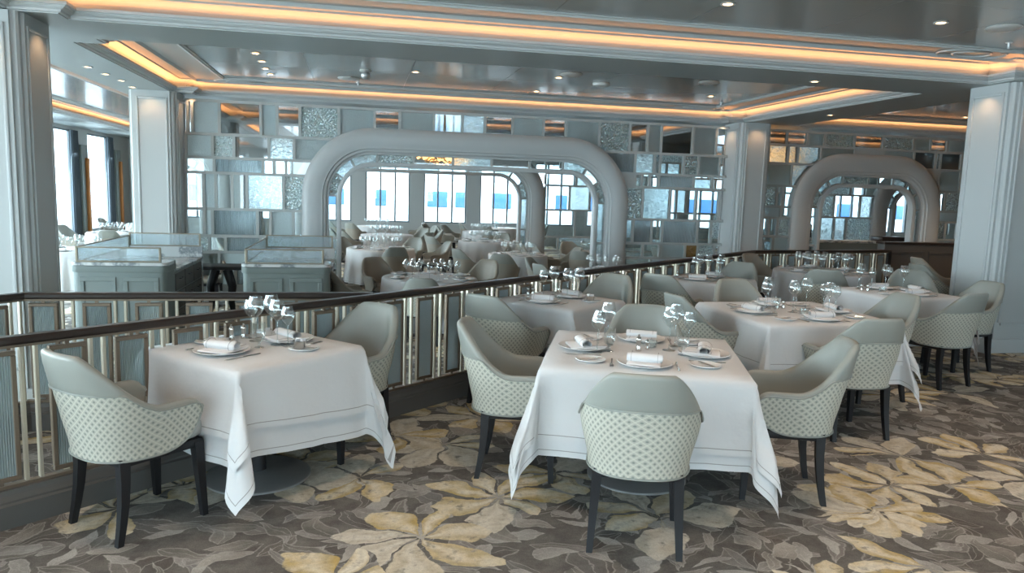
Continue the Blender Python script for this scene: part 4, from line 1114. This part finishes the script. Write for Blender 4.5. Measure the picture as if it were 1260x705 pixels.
# table 4
n4 = 'large right centre table'
for s in ('front', 'right', 'back', 'left'): setting(*T4, 1, 1.10, s, n4)
L = [(-.20, .10, 's'), (-.12, .20, 'b'), (-.20, -.06, 'w'), (-.02, -.02, 'b'), (.05, .05, 's'), (.20, .14, 'b'), (.28, .02, 's'), (.22, -.14, 'b'), (.32, -.08, 's')]
glasses(L, *T4, ZT, n4, ['smaller wine glass at the far left', 'large wine glass at the back left', 'low goblet at the left', 'large wine glass in the middle', 'smaller wine glass in the middle', 'large wine glass at the back right', 'smaller wine glass at the far right', 'large wine glass at the front right', 'smaller wine glass at the right front'])
shaker(T4[0]-.05, T4[1]+.16, ZT, 'silver shaker in the middle of the %s, left of the pair' % n4); shaker(T4[0]+.02, T4[1]+.18, ZT, 'silver shaker in the middle of the %s, right of the pair' % n4); votive(T4[0]+.03, T4[1]-.10, ZT, 'glass candle holder in the middle of the '+n4)
# table 5
n5 = 'right column table'
for s in ('front', 'right'): setting(*T5, 4, .86, s, n5)
setting(*T5, 4, .86, 'back', n5)
L = [(-.28, .22, 's'), (-.20, .30, 'b'), (-.16, .18, 's'), (.02, .20, 'b'), (.12, .28, 's'), (.17, .12, 'b')]
glasses(L, *T5, ZT, n5, ['smaller wine glass at the far left', 'large wine glass at the back left', 'smaller wine glass at the front of the left group', 'large wine glass in the middle', 'smaller wine glass at the back right', 'large wine glass at the right'])
shaker(T5[0]-.33, T5[1]+.10, ZT, 'silver shaker on the %s, left of the pair' % n5); shaker(T5[0]-.28, T5[1]+.07, ZT, 'silver shaker on the %s, right of the pair' % n5)
votive(T5[0]-.12, T5[1]+.05, ZT, 'glass candle holder on the '+n5)
# table 6
n6 = 'farthest small balustrade table'
setting(*T6, 40, .80, 'left', n6, angle=180, seatname='left seat of the '+n6); setting(*T6, 40, .80, 'right', n6, angle=0, seatname='right seat of the '+n6)
L = [(-.08, .12, 's'), (.0, .16, 'b'), (.05, .05, 'b'), (.18, .05, 's'), (.24, .12, 'b'), (.12, -.04, 'w')]
glasses(L, *T6, ZT, n6, ['smaller wine glass at the left', 'large wine glass at the left', 'large wine glass in the middle', 'smaller wine glass at the right', 'large wine glass at the back right', 'low goblet'])
shaker(T6[0]-.25, T6[1]+.20, ZT, 'silver shaker on the '+n6)

def far_glass_ring(tx, ty, z, n, R, label, group, seed, r0=0):
    r_ = random.Random(seed)
    for k in range(n):
        a = 2*PI*(k+r0)/n + r_.uniform(-.12, .12); r = R*r_.uniform(.42, .62)
        put(G_FAR, 'wine_glass', tx+math.cos(a)*r, ty+math.sin(a)*r, z, 0, label, 'glass', group)
def far_plates(tx, ty, z, n, R, label, group, a0=0):
    for k in range(n):
        a = a0+2*PI*k/n; put(PL_FAR, 'plate', tx+math.cos(a)*(R-.16), ty+math.sin(a)*(R-.16), z, 0, label, 'plate', group)
        o = put(NAP, 'napkin', tx+math.cos(a)*(R-.16), ty+math.sin(a)*(R-.16), z+.008, a, label.replace('white dinner plate', 'rolled napkin on a plate'), 'napkin', group.replace('plates', 'napkins')); o.scale = (.8, .8, .8)
far_glass_ring(*T7, .7505, 14, .62, 'stemmed wine glass on the round corner table', 'glasses on the round corner table', 3)
far_plates(*T7, .7505, 6, .62, 'white dinner plate on the round corner table', 'plates on the round corner table', .3)

# ------------------------------------------------------------------ the lower dining room
far_tables = [  # x, y, R, description, glasses, chairs as (angle from table, distance, kit)
 (1.0, 10.55, .68, 'the nearest round table below the balustrade', 14, [(-100, 1.0, 'near'), (195, 1.12, 'tan'), (118, 1.35, 'tan'), (50, 1.35, 'tan')]),
 (.45, 15.6, .70, 'the first round table left of the aisle', 19, [(-80, 1.15, 'far'), (15, 1.2, 'far'), (60, 1.35, 'far'), (180, 1.15, 'far'), (125, 1.2, 'far')]),
 (3.15, 14.6, .60, 'the first round table right of the aisle', 19, [(205, 1.15, 'far'), (-112, 1.45, 'far'), (10, 1.05, 'far'), (80, 1.1, 'far')]),
 (3.1, 18.4, .66, 'the second round table right of the aisle', 22, [(180, 1.15, 'far'), (-150, 1.35, 'far'), (0, 1.15, 'far'), (60, 1.15, 'far')]),
 (.75, 20.2, .70, 'the second round table left of the aisle', 22, [(0, 1.15, 'far'), (-45, 1.15, 'far'), (45, 1.25, 'far'), (180, 1.15, 'far'), (215, 1.15, 'far')]),
 (3.8, 22.6, .68, 'the third round table right of the aisle', 19, [(180, 1.15, 'far'), (140, 1.2, 'far'), (-90, 1.15, 'far'), (0, 1.2, 'far')]),
 (.6, 24.6, .66, 'the round table by the far windows, left', 19, [(190, 1.2, 'far'), (0, 1.2, 'far'), (235, 1.2, 'far')]),
 (4.9, 25.1, .62, 'the round table by the far windows, right', 19, [(180, 1.2, 'far'), (235, 1.2, 'far'), (0, 1.2, 'far')]),
 (5.0, 15.2, .55, 'the round table behind the large arch foot', 11, [(180, 1.05, 'far'), (240, 1.2, 'far'), (100, 1.1, 'far')]),
 (4.0, 11.9 - 0.2, .50, 'the round table below the mid balustrade', 11, [(200, 1.0, 'far'), (150, 1.0, 'far')]),
 (-4.9, 14.4, .66, 'the round table left of the service counter', 16, [(150, 1.1, 'far'), (60, 1.15, 'far')]),
 (-5.6, 18.95, .62, 'the middle round table near the left windows', 16, [(165, 1.0, 'far'), (-80, 1.05, 'far'), (60, 1.05, 'far')]),
 (-5.9, 23.0, .60, 'the farthest round table near the left windows', 14, [(175, 1.0, 'far'), (-85, 1.0, 'far'), (60, 1.0, 'far')]),
 (-1.4, 15.6, .55, 'the round table behind the panes at left', 11, [(-60, 1.05, 'far'), (170, 1.05, 'far')]),
 (7.7, 15.2, .60, 'the round table behind the middle column', 11, [(180, 1.05, 'far'), (-60, 1.1, 'far')]),
]
for i, (x, y, R, d, ng, chs) in enumerate(far_tables):
    round_table(x, y, LOW, R, 'a white cloth on '+d, 20+i)
    far_glass_ring(x, y, LOW+.7505, ng, R, 'wine glass standing on '+d, 'glasses on '+d, 40+i)
    if y < 20: far_plates(x, y, LOW+.7505, 6, R, 'white dinner plate on '+d, 'plates on '+d, .4)
    comp = ['right', 'back right', 'back', 'back left', 'left', 'front left', 'front', 'front right']
    for a, dist, kit in chs:
        ar = math.radians(a); nm = comp[round((a % 360)/45) % 8]
        chair(x+math.cos(ar)*dist, y+math.sin(ar)*dist, a+180, 'armchair at the %s of %s' % (nm, d), z=LOW, kit=kit)
chair(2.35, 24.3, -30, 'armchair standing alone in the aisle before the far windows', z=LOW, kit='far')
chair(2.0, 22.6, 200, 'armchair at the edge of the aisle, deep in the large arch', z=LOW, kit='far')

# ------------------------------------------------------------------ service counters
def service_counter(x0, x1, label, drawers=True):
    yf, yb, zt, zw = 9.4, 11.5, .68, .56
    t = thing('service_counter', label, 'counter', ((x0+x1)/2, yf, LOW)); off = (-(x0+x1)/2, -yf, -LOW)
    def bd(b, n, m, p=t, sm=35): o = b.build(n, M[m], p, sm); o.location = off if p is t else (0, 0, 0); return o
    # front block with rounded corners and two framed doors
    b = MB(); r = .07; pts = [(x0, yf+.42), (x0, yf+r)]+[(x0+r-r*math.cos(a), yf+r-r*math.sin(a)) for a in [PI/2*k/6 for k in range(1, 7)]]+[(x1-r+r*math.sin(a), yf+r-r*math.cos(a)) for a in [PI/2*k/6 for k in range(0, 7)]]+[(x1, yf+.42)]
    n = len(pts); z0, z1 = LOW, zt-.035
    b.add([(x, y, z0) for x, y in pts]+[(x, y, z1) for x, y in pts], [(i, (i+1) % n, n+(i+1) % n, n+i) for i in range(n)]+[tuple(n+i for i in range(n))]); bd(b, 'front_body', 'cabinet')
    b = MB(); xm = (x0+x1)/2
    b.sweep(pts, [(-.012, zt-.115), (-.018, zt-.10), (-.018, zt-.045), (-.006, zt-.036), (0, zt-.115)], closed=False); bd(b, 'cornice', 'cabinet')
    for (p, q) in ((x0+.08, xm-.04), (xm+.04, x1-.08)):
        f = MB(); w = .05
        for (a, c, l, h) in ((p, q, LOW+.1, LOW+.1+w), (p, q, zt-.17-w, zt-.17), (p, p+w, LOW+.1+w, zt-.17-w), (q-w, q, LOW+.1+w, zt-.17-w)): f.bbox(a, c, yf-.014, yf+.002, l, h, .004, seg=1)
        bd(f, 'door_panel', 'cabinet')
    b = MB(); m = len(pts); b.add([(x+(x-xm)*.03, y-(.02 if y < yf+.1 else 0), zt-.035) for x, y in pts]+[(x+(x-xm)*.03, y-(.02 if y < yf+.1 else 0), zt) for x, y in pts], [(i, (i+1) % m, m+(i+1) % m, m+i) for i in range(m)]+[tuple(m+i for i in range(m)), tuple(range(m-1, -1, -1))]); bd(b, 'marble_top', 'marble')
    # long rear body with drawers on the aisle side, lower marble worktop and splash panel
    bd(MB().box(x0+.01, x1-.015, yf+.42, yb, LOW, zw-.025), 'rear_body', 'cabinet', sm=0)
    bd(MB().bbox(x0, x1+.005, yf+.42, yb, zw-.025, zw, .004), 'worktop', 'marble')
    bd(MB().bbox(x0, x1, yb, yb+.05, LOW, zt+.03, .004), 'splash_panel', 'marble')
    for k in range(3):
        for j in range(3):
            a = yf+.46+k*.53; zc = zw-.06-j*.24
            d = MB().bbox(x1-.016, x1+.004, a, a+.49, zc-.22, zc, .004, seg=1); o = bd(d, 'drawer', 'dark')
            h = MB().tube([(x1+.004, a+.17, zc-.08), (x1+.028, a+.17, zc-.08), (x1+.028, a+.32, zc-.08), (x1+.004, a+.32, zc-.08)], .006, 6); h.build('handle', M['black'], o)
    # glass screens in bronze frames
    def screen(p, q, zb, zh, where):
        f = MB(); w = .016; d = Vector((q[0]-p[0], q[1]-p[1], 0)); L = d.length; a = math.atan2(d.y, d.x); Mx = Matrix.Translation((p[0], p[1], 0)) @ Matrix.Rotation(a, 4, 'Z')
        for (u0, u1, l, h) in ((0, L, zb, zb+w), (0, L, zh-w, zh), (0, w*1.6, zb+w, zh-w), (L-w*1.6, L, zb+w, zh-w)): f.bbox(u0, u1, -.010, .010, l, h, .003, Mx, 1)
        o = bd(f, 'screen_frame', 'brassy'); g = MB().box(w, L-w, -.003, .003, zb+w, zh-w, Mx); g.build('screen_glass', M['screen'], o, 0)
    screen((x0+.03, yf+.05), (x1-.06, yf+.05), zt, .86, 'front'); screen((x0+.03, yf+.07), (x0+.03, yb+.02), zt, .86, 'left'); screen((x0+.03, yb+.02), (x1-.02, yb+.02), zt+.03, .90, 'back')
    return t
M['brassy'] = mat('bronze_screen_frame', (.30, .26, .20), .35, .7)
M['screen'] = pane_glass('fine_ribbed_screen', (.72, .80, .83), 'none', .16, .15)
service_counter(-3.26, -2.24, 'grey green service counter with marble top and glass screens, beside the left inner column')
service_counter(-1.38, -.36, 'grey green marble topped service counter at the left foot of the large arch')
t = thing('side_table', 'low dark table between the two service counters', 'table', (-2.02, 11.9, LOW))
MB().bbox(-.50, .50, -.25, .25, .70, .75, .006).build('tabletop', M['black'], t)
for sx in (-1, 1):
    for sy in (-1, 1): MB().bbox(sx*.46-.025, sx*.46+.025, sy*.21-.025, sy*.21+.025, 0, .70, .005).build('leg', M['black'], t)
for x_ in (-.14, .14): MB().tube([(x_*.6, -.16, .70), (x_*1.1, -.18, .45), (x_*1.0, -.17, .2), (x_*1.3, -.19, .012)], [.07, .062, .05, .04], 10).build('turned_leg', M['black'], t)
chair(-2.4, 12.0+.62, -90, 'tan armchair behind the low dark table between the service counters', z=LOW, kit='tan')
# bar counter beyond the narrower arch and the dark console where the balustrade ends
t = thing('bar_counter', 'long pale bar counter seen through the narrower arch', 'counter', (10.9, 15.2, LOW))
MB().bbox(-1.1, 1.5, -.3, .3, 0, 1.08, .01).build('body', M['cabinet'], t); MB().bbox(-1.15, 1.55, -.36, .36, 1.08, 1.13, .01).build('worktop', M['marble'], t); MB().bbox(.9, 1.5, -.2, .2, 1.13, 1.23, .01).build('raised_shelf', M['wood'], t)
for k in range(9): put(G_FAR, 'wine_glass', 9.95+k*.17, 15.1+.08*(k % 2), LOW+1.13, 0, 'wine glass standing on the pale bar counter', 'glass', 'glasses on the bar counter')
t = thing('coffee_machine', 'dark coffee machine standing on the left end of the bar counter', 'coffee machine', (9.98, 15.32, LOW+1.13))
MB().bbox(-.14, .14, -.12, .16, .04, .34, .015).build('body', M['black'], t); MB().bbox(-.13, .13, -.2, -.0, 0, .045, .008).build('drip_tray', M['steel'], t); MB().tube([(-.06, -.12, .2), (-.06, -.22, .19)], .012, 8).build('filter_handle', M['black'], t); MB().bbox(-.1, .1, -.17, -.1, .22, .30, .01).build('brew_head', M['steel'], t)
t = thing('console', 'dark panelled console wall standing where the balustrade ends', 'console', (9.25, 10.78, LOW))
MB().bbox(-.78, 1.4, -.09, .09, 0, 1.33, .006).build('body', M['dark'], t); MB().bbox(-.80, 1.42, -.11, .11, 1.33, 1.37, .006).build('top_board', M['wood'], t)
f = MB()
for p, q in ((-.70, -.02), (.06, .70)):
    for (a, c, l, h) in ((p, q, .45, .49), (p, q, 1.18, 1.22), (p, p+.04, .49, 1.18), (q-.04, q, .49, 1.18)): f.bbox(a, c, -.105, -.088, l, h, .004, seg=1)
f.build('raised_panel', M['dark'], t)

# ------------------------------------------------------------------ chandeliers
def chandelier(x, y, z, R, n, label, seed, deep=.3):
    t = thing('chandelier', label, 'chandelier', (x, y, z)); r_ = random.Random(seed)
    MB().lathe([(0, -.26), (.02, -.25), (.03, -.10), (.10, 0), (.20, .10), (.10, .14), (.03, .22), (.02, 3.1-z), (.14, 3.17-z), (0, 3.19-z)], 20).build('mount', M['bronze'], t)
    b = MB(); c = MB()
    for k in range(n):
        a = r_.uniform(0, 2*PI); rr = R*math.sqrt(r_.uniform(.02, 1)); zz = -.18-r_.uniform(0, deep)*(1.2-rr/R)
        Mx = Matrix.Translation((rr*math.cos(a), rr*math.sin(a), zz)) @ Matrix.Rotation(r_.uniform(0, 6.28), 4, 'Z') @ Matrix.Rotation(r_.uniform(-.9, .9), 4, 'X')
        s = r_.uniform(.05, .09); (b if k % 2 else c).add([Mx @ Vector(v) for v in ((0, -s, 0), (s*.5, -s*.2, .012), (s*.4, s*.5, .01), (0, s, 0), (-s*.4, s*.5, .01), (-s*.5, -s*.2, .012), (0, 0, -.016))], [(0, 1, 6), (1, 2, 6), (2, 3, 6), (3, 4, 6), (4, 5, 6), (5, 0, 6), (5, 4, 3, 2, 1, 0)])
    o = b.build('gilded_leaves', M['gold'], t, 0); o['kind'] = 'stuff'; o = c.build('glowing_leaves', M['glow'], t, 0); o['kind'] = 'stuff'
    MB().tube([(R*.95*math.cos(k*PI/20), R*.95*math.sin(k*PI/20), -.22) for k in range(40)], .012, 6, True).build('ring', M['brass'], t)
M['glow'] = emit('glowing_leaf', (1, .58, .22), 2.2)
chandelier(1.62, 14.6, 2.50, .52, 220, 'golden leaf chandelier glowing behind the glass band of the large arch', 1)
chandelier(9.15, 15.2, 3.0, .55, 230, 'golden leaf chandelier behind the panes between the middle column and the narrower arch', 2, .8)

# ------------------------------------------------------------------ curtains, copper posts and drapes by the windows
def curtain(x, y, ang, w, h, m, label, name='curtain', z=LOW):
    b = MB(); n = 60
    b.grid(lambda i, j: (-w/2+w*i/(n-1), .035*math.sin(i*1.15)*(1-.25*j), .02+(h-.02)*j), n, 2)
    b.grid(lambda i, j: (w/2-w*i/(n-1), .035*math.sin((n-1-i)*1.15)*(1-.25*j)+.006, .02+(h-.02)*j), n, 2)
    o = b.build(name, M[m], None, 60); o.location = (x, y, z); o.rotation_euler = (0, 0, ang); return tag(o, label, 'curtain')
order = ['farthest', 'second farthest', 'third farthest', 'fourth farthest', 'fifth farthest', 'sixth farthest', 'seventh farthest', 'eighth farthest']
wl = [23.2-2.95*k for k in range(0, 6)]
for k, y in enumerate(wl):
    curtain(-7.42, y+1.72, PI/2, .45, 3.25, 'curtain', 'slate grey curtain beside the %s window of the left wall' % order[k])
    t = thing('copper_post', 'upright copper lamp post between the windows, the %s along the left wall' % order[k], 'lamp post', (-7.36, y+2.45, LOW))
    MB().bbox(-.05, .05, -.06, .06, .25, 2.55, .02).build('copper_rod', M['copper'], t); MB().bbox(-.09, -.03, -.30, .16, 0, 2.9, .01).build('backboard', M['cabinet'], t); MB().bbox(-.06, .07, -.10, .10, .10, .25, .01).build('foot', M['dark'], t)
curtain(-6.7, 26.85, 0, 1.1, 3.2, 'drape', 'brown patterned drape in the far left corner')
curtain(-3.45, 26.85, 0, .45, 3.2, 'curtain', 'slate curtain between the far windows at left')

# ------------------------------------------------------------------ outside: quay side, neighbouring ship
t = thing('ship', 'white ship with rows of blue windows moored beyond the far windows', 'ship', (4, 48, -8))
MB().bbox(-15, 40, 0, 12, 0, 10.2, .3).build('hull', M['hull'], t); MB().bbox(-13, 34, 1.5, 12, 10.2, 14.5, .2).build('superstructure', M['hull'], t)
rs = random.Random(4)
x_ = -14.0
while x_ < 36:
    w = rs.choice((.7, .8, 1.3, 3.4)); MB().bbox(x_, x_+w, -.06, .02, 8.5, 9.5, .05).build('cabin_window', M['blue'], t); x_ += w+rs.choice((.5, .7, 1.6, 2.6))
x_ = -14.0
while x_ < 36:
    w = rs.choice((.5, .6)); MB().bbox(x_, x_+w, -.06, .02, 6.9, 7.4, .05).build('porthole', M['blue'], t); x_ += 2.2
x_ = -12.0
while x_ < 33:
    MB().bbox(x_, x_+.9, 1.42, 1.52, 11.4, 12.2, .05).build('deck_window', M['paint'], t); x_ += 1.9
for z_ in (10.6, 11.0): MB().tube([(-14.5, .2, z_), (39, .2, z_)], .025, 6).build('deck_rail', M['hull'], t)
sea = MB().box(-120, 140, 27.6, 200, -9.2, -9.0).build('sea', mat('sea_water', (.05, .10, .13), .15), smooth=0); sea['kind'] = 'stuff'; tag(sea, 'calm harbour water beyond the windows', 'water')

# ------------------------------------------------------------------ light: sky through the windows
w = bpy.data.worlds.new('sky'); SC.world = w; w.use_nodes = True; nt = w.node_tree; bg = nt.nodes['Background']
bg.inputs['Color'].default_value = (.78, .93, .99, 1); bg.inputs['Strength'].default_value = 6.5
def daylight(x, y, z, sx, sz, rot_, e, col=(.75, .91, .97)):
    ld = bpy.data.lights.new('window_daylight', 'AREA'); ld.shape = 'RECTANGLE'; ld.size = sx; ld.size_y = sz; ld.energy = e; ld.color = col; ld.spread = math.radians(140)
    lo = bpy.data.objects.new('window_daylight', ld); COL.objects.link(lo); lo.location = (x, y, z); lo.rotation_euler = rot_
for (a, c, l, h) in left_w: daylight(-7.64, (a+c)/2, (l+h)/2, 1.85, h-l, (PI/2-.30, 0, -PI/2), 150)
for (a, c, l, h) in back_w: daylight((a+c)/2, -5.6, (l+h)/2, 2.1, h-l, (PI/2-.30, 0, 0+PI), 105)
for (a, c, l, h) in far_w:
    if a < 9:
        ld = bpy.data.lights.new('sky_portal', 'AREA'); ld.shape = 'RECTANGLE'; ld.size = 1.5; ld.size_y = 2.3; ld.cycles.is_portal = True
        lo = bpy.data.objects.new('sky_portal', ld); COL.objects.link(lo); lo.location = ((a+c)/2, 27.35, (l+h)/2); lo.rotation_euler = (PI/2, 0, PI+PI)

SC.view_settings.view_transform = 'Standard'; SC.view_settings.look = 'None'; SC.view_settings.gamma = 1; SC.view_settings.use_curve_mapping = False
SC.view_settings.exposure = 0.42
cy = SC.cycles
cy.use_denoising = True; cy.max_bounces = 7; cy.diffuse_bounces = 3; cy.glossy_bounces = 3; cy.transmission_bounces = 5; cy.transparent_max_bounces = 16
cy.caustics_reflective = False; cy.caustics_refractive = False; cy.sample_clamp_indirect = 4; cy.use_light_tree = True
